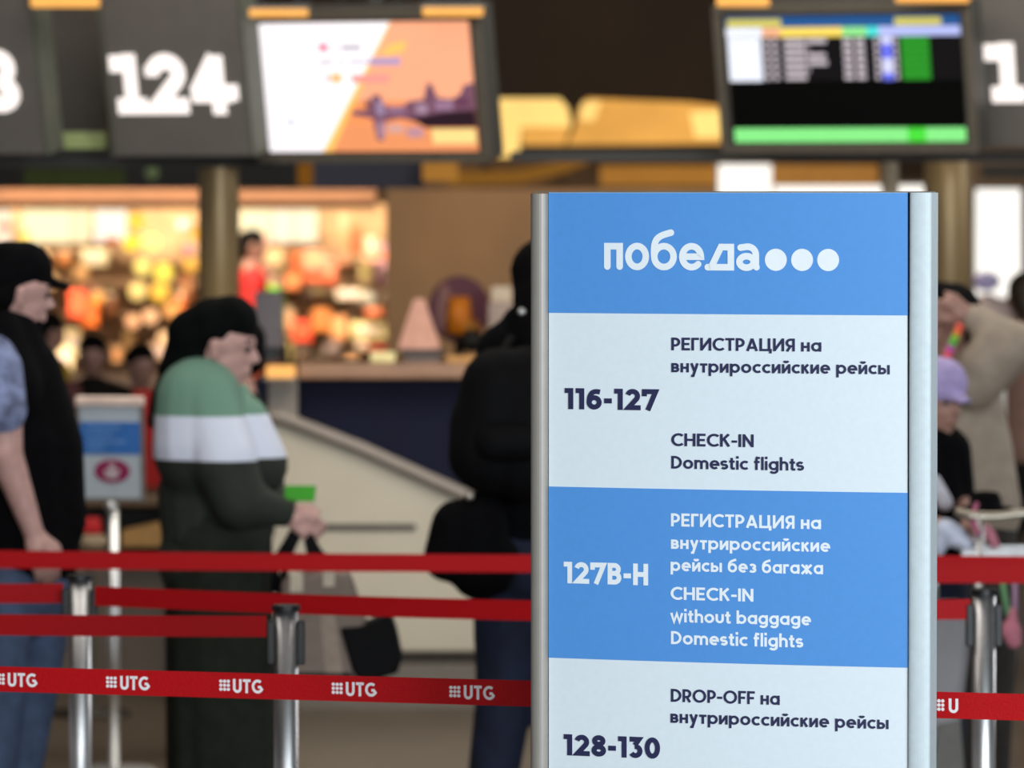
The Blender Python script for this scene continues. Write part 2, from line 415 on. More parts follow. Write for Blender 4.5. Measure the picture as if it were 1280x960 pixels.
for t in [('РЕГИСТРАЦИЯ на', 839.5, 1027, 437.8, 16, M_ink, W1), (RU2, 839.5, 1112.5, 465.2, 16, M_ink, W1),
          ('CHECK-IN', 839.5, 942.5, 557.4, 16, M_ink, W1), ('Domestic flights', 839.5, 1005, 585.7, 16, M_ink, W1),
          ('РЕГИСТРАЦИЯ на', 839, 1026.5, 657.8, 16.3, M_lightprint, W1), ('внутрироссийские', 839, 1038, 685.8, 16, M_lightprint, W1),
          ('рейсы без багажа', 838.5, 1029, 713.6, 16, M_lightprint, W1), ('CHECK-IN', 838.5, 942, 749.4, 16, M_lightprint, W1),
          ('without baggage', 838.5, 1014, 777.4, 16, M_lightprint, W1), ('Domestic flights', 839, 1004, 805.0, 16.3, M_lightprint, W1),
          ('DROP-OFF на', 839, 975, 877.0, 16.2, M_ink, W1), (RU2, 838.5, 1111, 903.3, 16, M_ink, W1)]:
    totem_text(*t)
totem_text('116-127', 706.3, 822.5, 511.3, 26.4, M_ink, .235, .11)
totem_text('127B-H', 705, 810.5, 728.8, 26.8, M_lightprint, .225, .10)
totem_text('128-130', 705, 825.5, 943.8, 26.4, M_ink, .235, .10)
# airline word mark: rounded strokes traced in panel pixels, y up from the baseline 336.5
def logo():
    h = 4.1; X = 33.6; st = []
    def add(p, c=False): st.append((p, c))
    add([(755.4+h, h), (755.4+h, X-h), (779-h, X-h), (779-h, h)])
    add([(p[0], p[1]) for p in arc(796.7, X/2, 15-h, X/2-h+.3, 0, 360, 28)[:-1]], True)
    add(arc(830.2, X/2, 16.2-h, X/2-h+.3, 0, 360, 28)[:-1], True)
    add(bez((814+h, X/2), (813+h, 38), (820, 42), (839, 46.6)))
    add([(849+h, X*.50), (880.5-h, X*.50)] + arc(864.8, X/2, 15.7-h, X/2-h+.3, 0, 315, 24))
    add([(885, h-.2), (918-h, h-.2), (918-h, X-h-.6), (901.5, X-h-.6), (889.5, h)])
    add(arc(933.5, 10.6, 13-h, 10.6-h+.6, 0, 360, 22)[:-1], True)
    add([(926, X-h-1.2)] + arc(935, X-h-10.2, 10.2, 10.2, 100, 0, 8) + [(945.2, h+2), (946, h)])
    z0 = zleft(756, 337.2); k = (zleft(756, 303.2)-z0)/34.0
    b = MB()
    for si, (pts, cl) in enumerate(st):
        for qi, poly in enumerate(stroke_quads(pts, 2*h, cl, True)):
            b.add([onpanel(p[0], z0+p[1]*k, .0016+si*1.2e-4+(6e-5 if len(poly) > 4 else 0)) for p in poly], [tuple(range(len(poly)))])
        if not cl:
            for p in pts[1:-1]:
                if len(pts) < 8: b.add([onpanel(p[0]+h*math.cos(t*PI/8), z0+(p[1]+h*math.sin(t*PI/8))*k, .0016+si*1.2e-4+3e-5) for t in range(16)], [tuple(range(16))])
    b.build('word_mark', M_lightprint, band1)
    for cx in (970.0, 1002.8, 1035.4):
        c = MB().add([onpanel(cx+13.7*math.cos(t*PI/20), z0+(13.4+13.7*math.sin(t*PI/20))*k, .0016) for t in range(40)], [tuple(range(40))])
        c.build('logo_dot', M_lightprint, band1)
logo()

# ------------------------------------------------------------------ barrier posts and belts
BZ = .965
def Dof(py, drop=CAM_H-BZ): return FPX*drop/(py-240)
post0 = None
def post(px, D, label, first=None):
    """steel barrier post standing on the floor"""
    p = P(px, 480, D); loc = (p.x, D, 0)
    global post0
    if post0 is not None:
        r = copy_tree(post0); r.location = loc; r['label'] = label; ORG[r.name] = Vector(loc); return r
    r = thing('barrier_post', label, 'barrier post', loc, 'steel posts of the queue barrier'); x, y = p.x, D
    MB().lathe((x, y, 0), [(0, .165), (.012, .165), (.03, .15), (.045, .06), (.05, .033)], 32).build('base', M_chrome, r, True)
    MB().lathe((x, y, .045), [(0, .0275), (.955, .0275)], 28).build('pole', M_chrome, r, True)
    MB().lathe((x, y, .985), [(.012, .0285), (.014, .033), (.024, .033), (.026, .030), (.0262, .0)], 28).build('cap', M_black, r)
    for sx, sy in ((-1, 0), (1, 0), (0, 1)):
        MB().box((x+sx*.034, y+sy*.034, .925), (.018 if sx else .034, .018 if sy else .034, .10)).build('belt_clip', M_black, r, bevel=.003)
    post0 = r; return r
post(357, Dof(782), 'steel barrier post with black cap nearest the woman in the striped top')
post(99, Dof(742), 'steel barrier post with black cap beside the man in jeans')
post(1231, Dof(761), 'steel barrier post with black cap right of the totem sign, by the trolley')
post(900, Dof(766), 'steel barrier post hidden behind the totem sign')
def belt(name, A, B, label, group=None, sag=.006, wd=.048):
    A = Vector(A); B = Vector(B); n = 24; b = MB(); vs = []; d = (B-A).normalized(); nr = Vector((d.y, -d.x, 0)).normalized()
    if nr.y > 0: nr = -nr
    for i in range(n+1):
        t = i/n; p = A.lerp(B, t) - Vector((0, 0, sag*4*t*(1-t)))
        for z in (-wd/2, wd/2):
            for o in (-.0008, .0008): vs.append(p+Vector((0, 0, z))+nr*o)
    fs = []
    for i in range(n):
        a = 4*i; c = a+4; fs += [(a+1, c+1, c+3, a+3), (a, a+2, c+2, c), (a+2, a+3, c+3, c+2), (a, c, c+1, a+1)]
    fs += [(0, 1, 3, 2), (4*n, 4*n+2, 4*n+3, 4*n+1)]
    b.add(vs, fs); o = b.build(name, M_red, None); tag(o, label, 'barrier belt', group)
    F = lambda t, z, out=0.: A.lerp(B, t) - Vector((0, 0, sag*4*t*(1-t))) + Vector((0, 0, z)) + nr*out
    return o, F, (A, B)
def bp(px, py, D=None): return P(px, py, Dof(py) if D is None else D)
# belt with the printed mark, nearest the camera, passing behind the totem
A = P(-260, 841.5, 6400*.97/601.5); B = P(1600, 893, 6400*.97/653)
ub, UF, (UA, UB) = belt('barrier_belt', A, B, 'red barrier belt printed UTG, lowest and nearest, passing behind the totem sign', None, 0., .0505)
def tpx(px):
    # parameter along the belt for a pixel column
    lo, hi = 0., 1.
    for _ in range(40):
        m_ = (lo+hi)/2; q = UF(m_, 0); X_ = 640+q.x/(q.y*math.cos(PITCH)+(CAM_H-q.z)*math.sin(PITCH))*FPX
        if X_ < px: lo = m_
        else: hi = m_
    return lo
ZD = .0214
for e0, e1, t0, t1, txt in [(-7, 6.5, 10, 45, 'UTG'), (132.5, 146.5, 150.5, 185.5, 'UTG'), (274, 288, 291.5, 327, 'UTG'),
                            (414.5, 429, 432.5, 469, 'UTG'), (561.5, 576, 580, 616.5, 'UTG'), (703, 717, 722, 758, 'UTG'), (1166.5, 1181, 1186, 1198, 'U')]:
    b = MB()
    for i in range(3):
        for j in range(3):
            cx = e0+(e1-e0)*(i+.5)/3; r_ = (e1-e0)/6*.92
            pts = [UF(tpx(cx+r_*math.cos(k*PI/5)), (j-1)*.0079+.0034*math.sin(k*PI/5), .0013) for k in range(10)]
            b.add(pts, [tuple(range(10))])
    b.build('printed_dots', M_white_print, ub)
    F = (lambda a0, a1, u0, u1: (lambda x, y, z=0.: UF(a0+(a1-a0)*(x-u0)/(u1-u0), y-.0145, .0014)))(tpx(t0), tpx(t1), t0, t1)
    lettering('lettering', txt, F, M_white_print, ub, t0, t1, 0, .0275, .20, .10)
G = 'red webbing belts of the queue barrier'
belt('barrier_belt', bp(-300, 694.7), bp(1000, 705), 'topmost plain red barrier belt running left to behind the totem sign', G)
belt('barrier_belt', bp(-300, 740.5), bp(79, 741.5), 'short plain red barrier belt joining left side of post by the man', G, .002)
belt('barrier_belt', bp(119, 745), bp(880, 767), 'plain red barrier belt running right from the post beside the man', G)
belt('barrier_belt', bp(-300, 776), bp(333, 783), 'plain red barrier belt ending at the post before the striped-top woman', G, .003)
belt('barrier_belt', bp(920, 762), bp(1213, 761.5), 'plain red barrier belt ending at the post right of the totem', G, .002)
belt('barrier_belt', bp(900, 703.5), bp(1600, 709), 'upper red barrier belt of the overlapping pair right of the totem', G, 0)
belt('barrier_belt', bp(900, 716), bp(1600, 719), 'lower red barrier belt of the overlapping pair right of the totem', G, 0)

# ------------------------------------------------------------------ small sign on a steel stand
DS = 17.0; q = P(140, 480, DS)
st = thing('sign_stand', 'small blue and white sign framed on thin steel stand beside man', 'sign', (q.x, DS, 0))
F = frame(138, 561, DS, 8, 4); k = DS/FPX
MB().lathe((q.x, DS+.03, 0), [(0, .15), (.015, .15), (.03, .13), (.035, .02)], 28).build('base', M_chrome, st, True)
MB().lathe((q.x, DS+.03, .03), [(0, .019), (.86, .019)], 16).build('pole', M_chrome, st, True)
MB().ball((q.x-.005, DS+.02, .905), .022).build('clamp_knob', M_chrome, st, True)
def fr(F, x0, x1, y0, y1, t, z0, z1):
    b = MB(); b.fbox(F, x0, x0+t, y0, y1, z0, z1); b.fbox(F, x1-t, x1, y0, y1, z0, z1)
    b.fbox(F, x0+t, x1-t, y0, y0+t, z0, z1); b.fbox(F, x0+t, x1-t, y1-t, y1, z0, z1); return b
fr(F, -42*k, 43*k, -66*k, 58*k, 4*k, -.008, .008).build('sign_frame', mat('frame_steel', '#8f8a84', .4, .6), st)
MB().fbox(F, -43*k, 44*k, 54*k, 66*k, -.012, .014).build('clamp_bar', mat('clamp_light', '#e6cdbf', .4), st, bevel=.006)
MB().fbox(F, -39*k, 39*k, -63*k, 55*k, -.006, .002).build('backing', mat('sheet_white', '#b9c3cb', .6, var=.03), st)
MB().fbox(F, -39*k, 39*k, -7*k, 34*k, .0022, .004).build('blue_band', mat('sheet_blue', '#2f6cb8', .6), st)
b = MB()
for j, (a, c) in enumerate([(-30, 14), (-30, 4), (-30, 20), (-30, -6)]): b.fbox(F, a*k, c*k, (26-9*j)*k, (28.5-9*j)*k, .0045, .005)
b.build('printed_line', mat('sheet_lines', '#6f9fd4', .6), st)
b = MB(); b.fpoly(F, [(2*k+23*k*math.cos(t*PI/16), -28*k+15*k*math.sin(t*PI/16)) for t in range(32)], .0022, .004)
b.build('magenta_emblem', mat('emblem_magenta', '#8f1650', .6), st)
b = MB(); b.fpoly(F, [(x*k, y*k) for x, y in [(-6, -36), (8, -38), (12, -26), (4, -24), (6, -18), (-2, -19), (-1, -25), (-8, -27)]], .0045, .0055)
b.build('pale_mark', mat('emblem_pale', '#c9b5bd', .6), st)

# ------------------------------------------------------------------ people
def pts_hand(wr, dirv, side, L=.18, curl=.5, thumb=1):
    """palm and five fingers; dirv from the wrist to the knuckles, side = direction across the knuckles towards the thumb"""
    wr = Vector(wr); d = Vector(dirv).normalized(); s = Vector(side); s = (s-d*s.dot(d)).normalized(); n = d.cross(s)*thumb
    out = [(wr, .026, wr+d*L*.2, .030), (wr+d*L*.12+s*.016, .022, wr+d*L*.44+s*.026, .020), (wr+d*L*.12-s*.014, .022, wr+d*L*.42-s*.024, .018)]
    for i, ln_ in enumerate((.42, .47, .44, .34)):
        base = wr+d*L*.46+s*(.030-.021*i); a = curl*.7; f1 = base+(d*math.cos(a)+n*math.sin(a))*L*ln_*.45
        a2 = curl*1.7; f2 = f1+(d*math.cos(a2)+n*math.sin(a2))*L*ln_*.32; a3 = curl*2.5; f3 = f2+(d*math.cos(a3)+n*math.sin(a3))*L*ln_*.26
        out += [(base, .0098, f1, .009), (f1, .009, f2, .0084), (f2, .0084, f3, .0072)]
    t0 = wr+d*L*.16+s*.026; t1 = t0+(d*.7+s*.7+n*.2).normalized()*.034; t2 = t1+(d*.9+s*.15+n*.45).normalized()*.032
    out += [(t0, .015, t1, .0115), (t1, .0115, t2, .009)]
    return out
def head_parts(c, fx, fy=0., R=1., chin_drop=0.):
    """skull, jaw, nose, lips, ears for a head centred at c looking along (fx, fy)"""
    c = Vector(c); f = Vector((fx, fy, 0)).normalized(); s = Vector((-f.y, f.x, 0)); u = Vector((0, 0, 1))
    f2 = (f - u*chin_drop).normalized(); u2 = (u + f*chin_drop).normalized()
    def p(a, b_, z): return c + f2*a*R + s*b_*R + u2*z*R
    out = [(p(-.018, 0, .022), .082*R, p(.012, 0, .030), .080*R), (p(.028, 0, -.02), .062*R, p(.038, 0, -.055), .046*R),
           (p(.058, 0, -.088), .022*R, p(.05, 0, -.08), .026*R), (p(-.01, .035, -.03), .038*R, p(.04, .02, -.075), .025*R), (p(-.01, -.035, -.03), .038*R, p(.04, -.02, -.075), .025*R),
           (p(.085, 0, .012), .010*R, p(.106, 0, -.020), .012*R), (p(.092, .012, -.025), .009*R, p(.092, -.012, -.025), .009*R),
           (p(.086, .016, -.052), .0085*R, p(.086, -.016, -.052), .0085*R), (p(.083, .014, -.062), .009*R, p(.083, -.014, -.062), .009*R),
           (p(.080, .035, .027), .012*R, p(.084, .012, .026), .012*R), (p(.080, -.035, .027), .012*R, p(.084, -.012, .026), .012*R)]
    for k_ in (1, -1): out.append((p(-.008, .079*k_, .012), .016*R, p(-.004, .076*k_, -.025), .011*R))
    return out, p
def eyes(p, parent, R=1.):
    for k_ in (1, -1):
        MB().ball(p(.079, .030*k_, .008), .011*R, 10, 7).build('eye', mat('eye_dark', '#2a211e', .2), parent, True)
        MB().tube([p(.084, .016*k_, .031), p(.088, .032*k_, .036), p(.078, .050*k_, .030)], .0042*R, 6).build('eyebrow', M_hair, parent, True)

# --- woman in headscarf, walking right
DW = 14.95
def PW(x, y, dy=0.): return P(x, y, DW) + Vector((0, dy, 0))
q = PW(275, 700); woman = thing('person', 'woman in black headscarf and green, white and dark olive striped top, standing in profile', 'person', (q.x, DW, 0))
hd, hp = head_parts(PW(277, 434), 1, -.12, 1.02, .16)
body = hd + [(PW(262, 462), .055, PW(254, 496), .06), (PW(262, 535), .09, PW(268, 640), .10), (PW(268, 640), .11, PW(272, 700), .11),
             (PW(266, 515, -.12), .05, PW(300, 618, -.20), .045), (PW(300, 618, -.2), .044, PW(361, 636, -.16), .026),
             (PW(275, 520, .12), .05, PW(318, 618, .17), .044), (PW(318, 618, .17), .040, PW(360, 640, .05), .024),
             (PW(266, 720, -.06), .07, PW(262, 900, -.07), .055), (PW(262, 900, -.09), .058, PW(255, 1052, -.09), .038), (PW(255, 1062, -.09), .038, PW(295, 1068, -.10), .032),
             (PW(283, 720, .06), .07, PW(290, 900, .09), .06), (PW(290, 900, .09), .058, PW(285, 1052, .09), .038), (PW(285, 1062, .09), .038, PW(325, 1068, .10), .032)]
body += pts_hand(PW(361, 636, -.16), (.75, -.05, -.45), (.25, .2, .9), .17, .75, -1)
blob('body', M_skin, body, woman, .0065, 4)
eyes(hp, woman, 1.02)
wz = lambda y: PW(270, y).z
knit = banded('striped_knit', '#262b22', [(wz(571), '#dfe3f2'), (wz(517), '#6f9480')])
blob('striped_top', knit, [((PW(262, 512)), .115, PW(268, 620), .165), (PW(250, 500, -.06), .13, PW(256, 560, -.08), .15), (PW(250, 500, .06), .12, PW(256, 560, .08), .15),
      (PW(262, 493, -.11), .085, PW(286, 575, -.19), .098), (PW(286, 575, -.19), .094, PW(304, 622, -.20), .082), (PW(304, 622, -.20), .078, PW(357, 636, -.165), .044),
      (PW(280, 505, .12), .08, PW(318, 585, .17), .088), (PW(318, 585, .17), .08, PW(330, 630, .15), .06), (PW(330, 630, .15), .06, PW(356, 640, .06), .042),
      (PW(232, 500, 0), .085, PW(230, 560, 0), .09), (PW(240, 478, 0), .065, PW(275, 488, 0), .065), (PW(300, 530, .0), .09, PW(316, 580, .0), .105),
      (PW(266, 620), .165, PW(272, 700), .155), (PW(262, 700), .155, PW(272, 720), .155)], woman, .011, 6)
# long skirt with pleats
b = MB(); n = 60; rings = []
for i in range(13):
    t = i/12; py = 640+(1068-640)*t; c = PW(272+6*t, py)
    for j in range(n):
        a = 2*PI*j/n; pl = 1+.055*t*math.sin(7*a)+.03*t*math.sin(13*a+1)
        b.v.append(Vector((c.x+math.cos(a)*(.152+.0*t)*pl, DW+math.sin(a)*(.155+.03*t)*pl, max(c.z, .03))))
for i in range(12):
    for j in range(n): b.f.append((i*n+j, i*n+(j+1) % n, (i+1)*n+(j+1) % n, (i+1)*n+j))
sk = b.build('long_skirt', mat('dark_olive_cloth', '#23271f', .9, var=.2, scale=25, bump=.4, spec=.2), woman, True)
sm = sk.modifiers.new('thickness', 'SOLIDIFY'); sm.thickness = .006
# headscarf hugging the skull, tied behind with a hanging tail
blob('headscarf', M_scarf, [(hp(-.028, 0, .048), .096, hp(.016, 0, .074), .082), (hp(-.085, 0, .02), .082, hp(-.03, 0, .05), .09), (hp(-.10, 0, -.03), .065, hp(-.125, 0, -.09), .05),
      (hp(-.06, .0, -.03), .075, hp(-.10, 0, -.08), .055), (hp(.040, .032, .086), .042, hp(.040, -.032, .086), .042),
      (hp(-.12, 0, -.09), .042, hp(-.155, .03, -.17), .034), (hp(-.155, .03, -.17), .034, hp(-.17, .04, -.25), .02)], woman, .009, 5)
MB().tube([PW(332, 1070, -.1)-Vector((.13, 0, 0)), PW(332, 1070, -.1)+Vector((.0, 0, 0))], .042, 10, flat=.8)
blob('shoe', M_blackcloth, [((PW(250, 1060, -.09).x, DW-.09, .045), .042, (PW(300, 1060).x, DW-.10, .036), .034)], woman, .01, 3)
blob('shoe', M_blackcloth, [((PW(282, 1060, .09).x, DW+.09, .045), .042, (PW(330, 1060).x, DW+.10, .036), .034)], woman, .01, 3)
# green booklet held in the hand
F = frame(376, 618, DW-.15, 10, -25); k = DW/FPX
tag(MB().fbox(F, -20*k, 18*k, -9*k, 11*k, -.005, .006).build('booklet', mat('green_cover', '#35a016', .6), bevel=.001), 'bright green booklet held in the right hand of the striped-top woman', 'booklet')
# handbag hanging from the hand
hb = thing('handbag', 'taupe and black handbag hanging from the hand of the striped-top woman', 'bag', (P(420, 850, DW-.15).x, DW-.15, P(420, 850, DW).z))
def bagpoly(name, m, pts, y0, y1, bev=.012):
    F = lambda x, y, z=0.: Vector((P(x, y, DW-.15).x, DW-.15-z, P(x, y, DW-.15).z))
    b = MB().fpoly(F, pts[::-1], y0, y1); return b.build(name, m, hb, bevel=bev)
M_tan = mat('taupe_leather', '#7d6d62', .6, var=.1, scale=30); M_bl = mat('black_leather', '#09090b', .7, var=.2, spec=.15)
bagpoly('bag_body', M_tan, [(352, 722), (395, 712), (436, 712), (456, 770), (466, 835), (446, 848), (365, 846), (352, 830)], -.07, .07, .02)
bagpoly('black_side', M_bl, [(426, 782), (452, 780), (488, 764), (496, 788), (503, 822), (498, 838), (456, 851), (442, 836)], -.08, .085, .008)
bagpoly('light_stripe', mat('bag_stripe_beige', '#9c8b7c', .7), [(400, 755), (418, 752), (430, 840), (408, 842)], .0705, .0725, .001)
bagpoly('bag_bottom', M_bl, [(364, 838), (440, 838), (446, 852), (366, 853)], -.078, .078, .008)
for pts in ([(378, 655), (362, 690), (352, 730), (350, 760)], [(380, 655), (388, 690), (394, 730), (396, 765)], [(376, 652), (398, 690), (424, 715), (444, 770)], [(372, 655), (358, 680), (345, 700), (343, 740)]):
    MB().tube([P(x, y, DW-.15-.03*(i % 2)) for i, (x, y) in enumerate(pts)], .012, 8).build('strap', M_bl, hb, True)
for (x, y, w_, h_) in ((372, 726, 16, 12), (412, 722, 14, 9)):
    bagpoly('cream_lining', mat('cream_paper', '#c9bda8', .7), [(x-w_/2, y-h_), (x+w_/2, y-h_), (x+w_/2, y+h_), (x-w_/2, y+h_)], .0705, .0725, .001)

# --- man in cap, far left
DM = 14.4
def PM(x, y, dy=0.): return P(x, y, DM) + Vector((0, dy, 0))
man = thing('person', 'man in black cap and vest, short patterned sleeve and blue jeans', 'person', (PM(20, 700).x, DM, 0))
hd, hp = head_parts(PM(20, 368), 1, .35, 1.0, .12)
body = hd + [(PM(8, 392), .062, PM(0, 418), .060), (PM(0, 460), .09, PM(20, 680), .10), (PM(8, 470, -.18), .06, PM(15, 560, -.21), .052), (PM(15, 560, -.21), .050, PM(50, 662, -.18), .029),
             (PM(0, 470, .17), .05, PM(15, 570, .22), .045), (PM(15, 570, .22), .045, PM(40, 650, .2), .03),
             (PM(0, 720, -.09), .085, PM(-5, 890, -.1), .06), (PM(-5, 890, -.1), .056, PM(-20, 1075, -.1), .04), (PM(-25, 1090, -.1), .04, PM(25, 1094, -.12), .03),
             (PM(45, 720, .09), .085, PM(25, 890, .1), .06), (PM(25, 890, .1), .056, PM(0, 1075, .1), .04), (PM(0, 1090, .1), .04, PM(50, 1094, .12), .03)]
body += pts_hand(PM(50, 662, -.18), (.35, -.05, -.9), (.8, .3, .3), .18, .5, -1) + pts_hand(PM(40, 650, .2), (.6, -.1, -.6), (.3, .3, .7), .18, .8, -1)
blob('body', M_skin, body, man, .0065, 4); eyes(hp, man, 1.0)
blob('vest', M_blackcloth, [(PM(0, 432), .13, PM(18, 560), .175), (PM(18, 560), .175, PM(28, 690), .165), (PM(-2, 425, -.1), .09, PM(5, 480, -.12), .12), (PM(-2, 425, .1), .09, PM(5, 480, .12), .12),
      (PM(25, 470), .12, PM(52, 560), .12), (PM(52, 560), .12, PM(62, 650), .105), (PM(45, 690), .11, PM(58, 670), .1), (PM(-15, 425), .065, PM(14, 425), .06)], man, .011, 6)
mt = mat('patterned_sleeve_cloth', '#7f88ab', .85, var=.55, scale=26)
blob('patterned_sleeve', mt, [(PM(4, 458, -.20), .075, PM(12, 508, -.225), .072), (PM(-2, 445, -.17), .07, PM(4, 458, -.2), .075)], man, .009, 4)
blob('patterned_sleeve', mt, [(PM(0, 458, .20), .075, PM(8, 508, .235), .072)], man, .009, 4)
blob('jeans', M_jeans, [(PM(22, 700), .155, PM(22, 730), .16), (PM(-2, 740, -.09), .115, PM(-4, 890, -.1), .085), (PM(-4, 890, -.1), .083, PM(-20, 1078, -.1), .066),
      (PM(42, 740, .09), .112, PM(26, 890, .1), .088), (PM(26, 890, .1), .085, PM(2, 1078, .1), .066)], man, .011, 4)
blob('shoe', M_blackcloth, [((PM(-25, 1090).x, DM-.1, .045), .045, (PM(30, 1090).x, DM-.12, .038), .036)], man, .01, 3)
blob('shoe', M_blackcloth, [((PM(-3, 1090).x, DM+.1, .045), .045, (PM(55, 1090).x, DM+.12, .038), .036)], man, .01, 3)
blob('hair', M_hair, [(hp(-.05, 0, 0), .082, hp(-.065, 0, -.05), .055), (hp(-.02, .045, .03), .045, hp(-.05, .045, -.01), .04), (hp(-.02, -.045, .03), .045, hp(-.05, -.045, -.01), .04)], man, .009, 4)
blob('beard', M_hair, [(hp(.062, .02, -.085), .026, hp(.062, -.02, -.085), .026), (hp(.035, .04, -.085), .014, hp(.012, .052, -.06), .010), (hp(.035, -.04, -.085), .014, hp(.012, -.052, -.06), .010)], man, .007, 4)
blob('cap', M_blackcloth, [(hp(-.03, 0, .058), .092, hp(.014, 0, .070), .084), (hp(-.05, 0, .04), .084, hp(-.02, 0, .055), .088), (hp(.08, .03, .050), .014, hp(.140, .018, .035), .010), (hp(.08, -.03, .045), .014, hp(.140, -.018, .035), .010), (hp(.08, 0, .05), .014, hp(.148, 0, .04), .010)], man, .008, 4)

# --- person in black with backpack, half behind the totem
DB = 14.8
def PB(x, y, dy=0.): return P(x, y, DB) + Vector((0, dy, 0))
pb = thing('person', 'dark-haired person in black jacket and navy jeans, half hidden behind the totem sign', 'person', (PB(668, 700).x, DB, 0))
hd, hp = head_parts(PB(682, 352), .3, 1, 1.0, 0)
body = hd + [(PB(682, 390), .055, PB(682, 425), .06), (PB(680, 460), .10, PB(668, 650), .10), (PB(628, 450), .055, PB(612, 560, .02), .048), (PB(612, 560), .045, PB(640, 640, .16), .03),
             (PB(738, 450), .055, PB(756, 560), .048), (PB(756, 560), .045, PB(740, 640, .16), .03),
             (PB(638, 690), .085, PB(628, 860), .06), (PB(628, 860), .055, PB(600, 1060, .02), .04), (PB(598, 1072, .02), .04, PB(592, 1076, .14), .03),
             (PB(704, 690), .085, PB(705, 860), .06), (PB(705, 860), .055, PB(708, 1060), .04), (PB(708, 1072), .04, PB(712, 1076, .12), .03)]
body += pts_hand(PB(640, 640, .16), (.2, .5, -.6), (.6, .3, .3), .17, .7, 1) + pts_hand(PB(740, 640, .16), (-.2, .5, -.6), (-.6, .3, .3), .17, .7, -1)
blob('body', M_skin2, body, pb, .0075, 4)
blob('hair', M_hair, [(hp(-.02, 0, .03), .098, hp(-.04, 0, -.04), .085), (hp(-.06, .0, -.05), .08, hp(-.09, .0, -.16), .07), (hp(-.09, 0, -.16), .07, hp(-.09, .02, -.26), .04)], pb, .01, 4)
blob('jacket', M_blackcloth, [(PB(680, 440), .13, PB(668, 600), .16), (PB(668, 600), .16, PB(660, 655), .155), (PB(634, 440), .09, PB(612, 560, .02), .078), (PB(612, 560), .075, PB(636, 632, .14), .05),
      (PB(732, 440), .09, PB(752, 560), .078), (PB(752, 560), .07, PB(740, 632, .14), .05), (PB(650, 420), .075, PB(710, 420), .075), (PB(652, 405), .06, PB(680, 400), .07)], pb, .011, 6)
blob('jeans', M_navyjeans, [(PB(655, 660), .145, PB(660, 700), .155), (PB(638, 700), .115, PB(632, 860), .088), (PB(632, 860), .086, PB(604, 1062, .02), .068),
      (PB(700, 700), .115, PB(705, 860), .088), (PB(705, 860), .086, PB(710, 1062), .068)], pb, .011, 4)
blob('shoe', M_blackcloth, [((PB(600, 1070).x, DB+.0, .045), .042, (PB(592, 1070).x, DB+.14, .036), .036)], pb, .01, 3)
blob('shoe', M_blackcloth, [((PB(708, 1070).x, DB, .045), .042, (PB(712, 1070).x, DB+.12, .036), .036)], pb, .01, 3)
MB().ball(PB(652, 388, -.18), .011).build('hair_clip', M_chrome, pb, True)
bk = thing('backpack', 'large black backpack worn by the dark-haired person beside the totem', 'bag', (PB(610, 600).x, DB-.26, PB(610, 605).z))
M_bag = mat('black_nylon', '#09090b', .8, var=.3, scale=14, bump=.5, spec=.12)
blob('pack_body', M_bag, [(PB(625, 480, -.24), .115, PB(615, 560, -.25), .125), (PB(600, 520, -.25), .085, PB(598, 565, -.25), .088), (PB(660, 480, -.24), .12, PB(655, 565, -.25), .13)], bk, .012, 5)
blob('front_pocket', M_bag, [(PB(620, 545, -.36), .06, PB(660, 545, -.36), .06)], bk, .012, 5)
MB().tube([PB(640, 420, -.1), PB(628, 440, -.16), PB(622, 470, -.22)], .018, 8, flat=.5).build('strap', M_bag, bk, True)
sb = thing('shoulder_bag', 'black hip bag hanging below the backpack', 'bag', (PB(585, 745).x, DB-.26, PB(585, 745).z))
blob('bag_body', M_blackcloth, [(PB(572, 650, -.24), .075, PB(560, 690, -.24), .07), (PB(600, 645, -.24), .085, PB(600, 705, -.24), .088), (PB(625, 690, -.24), .06, PB(620, 715, -.24), .05)], sb, .012, 5)
MB().ball(PB(588, 612, -.30), .013).build('buckle', mat('buckle_pale', '#c9beb0', .3, .6), sb, True)
MB().tube([PB(588, 612, -.28), PB(580, 628, -.26), PB(575, 645, -.25)], .012, 8).build('strap', M_bag, sb, True)

# --- adult on the right with raised arm
DR = 16.0
def PR(x, y, dy=0.): return P(x, y, DR) + Vector((0, dy, 0))
pr = thing('person', 'person in taupe jacket with one arm raised behind the head, right of the totem', 'person', (PR(1218, 700).x, DR, 0))
hd, hp = head_parts(PR(1182, 408), -1, -.4, .98, .1)
body = hd + [(PR(1190, 440), .055, PR(1196, 470), .06), (PR(1208, 495), .08, PR(1222, 650), .10), (PR(1215, 480, -.1), .055, PR(1268, 428, -.14), .048), (PR(1268, 428, -.14), .044, PR(1208, 392, -.1), .028),
             (PR(1185, 490, .15), .055, PR(1160, 590, .16), .045), (PR(1160, 590, .16), .04, PR(1130, 640, .0), .028),
             (PR(1205, 700, -.08), .08, PR(1205, 850, -.08), .058), (PR(1205, 850, -.08), .055, PR(1205, 1005, -.08), .038), (PR(1205, 1012, -.08), .038, PR(1180, 1016, -.12), .03),
             (PR(1240, 700, .08), .08, PR(1240, 850, .08), .058), (PR(1240, 850, .08), .055, PR(1240, 1005, .08), .038), (PR(1240, 1012, .08), .038, PR(1215, 1016, .06), .03)]
body += pts_hand(PR(1208, 392, -.1), (-.9, -.1, .1), (0, -.2, .9), .17, .3, 1) + pts_hand(PR(1130, 640, 0), (-.5, -.2, -.5), (.1, -.2, .7), .17, .5, 1)
blob('body', M_skin2, body, pr, .0075, 4)
blob('hair', M_hair, [(hp(-.03, 0, .045), .092, hp(.015, 0, .06), .086), (hp(-.06, 0, -.01), .07, hp(-.06, 0, -.05), .05)], pr, .01, 4)
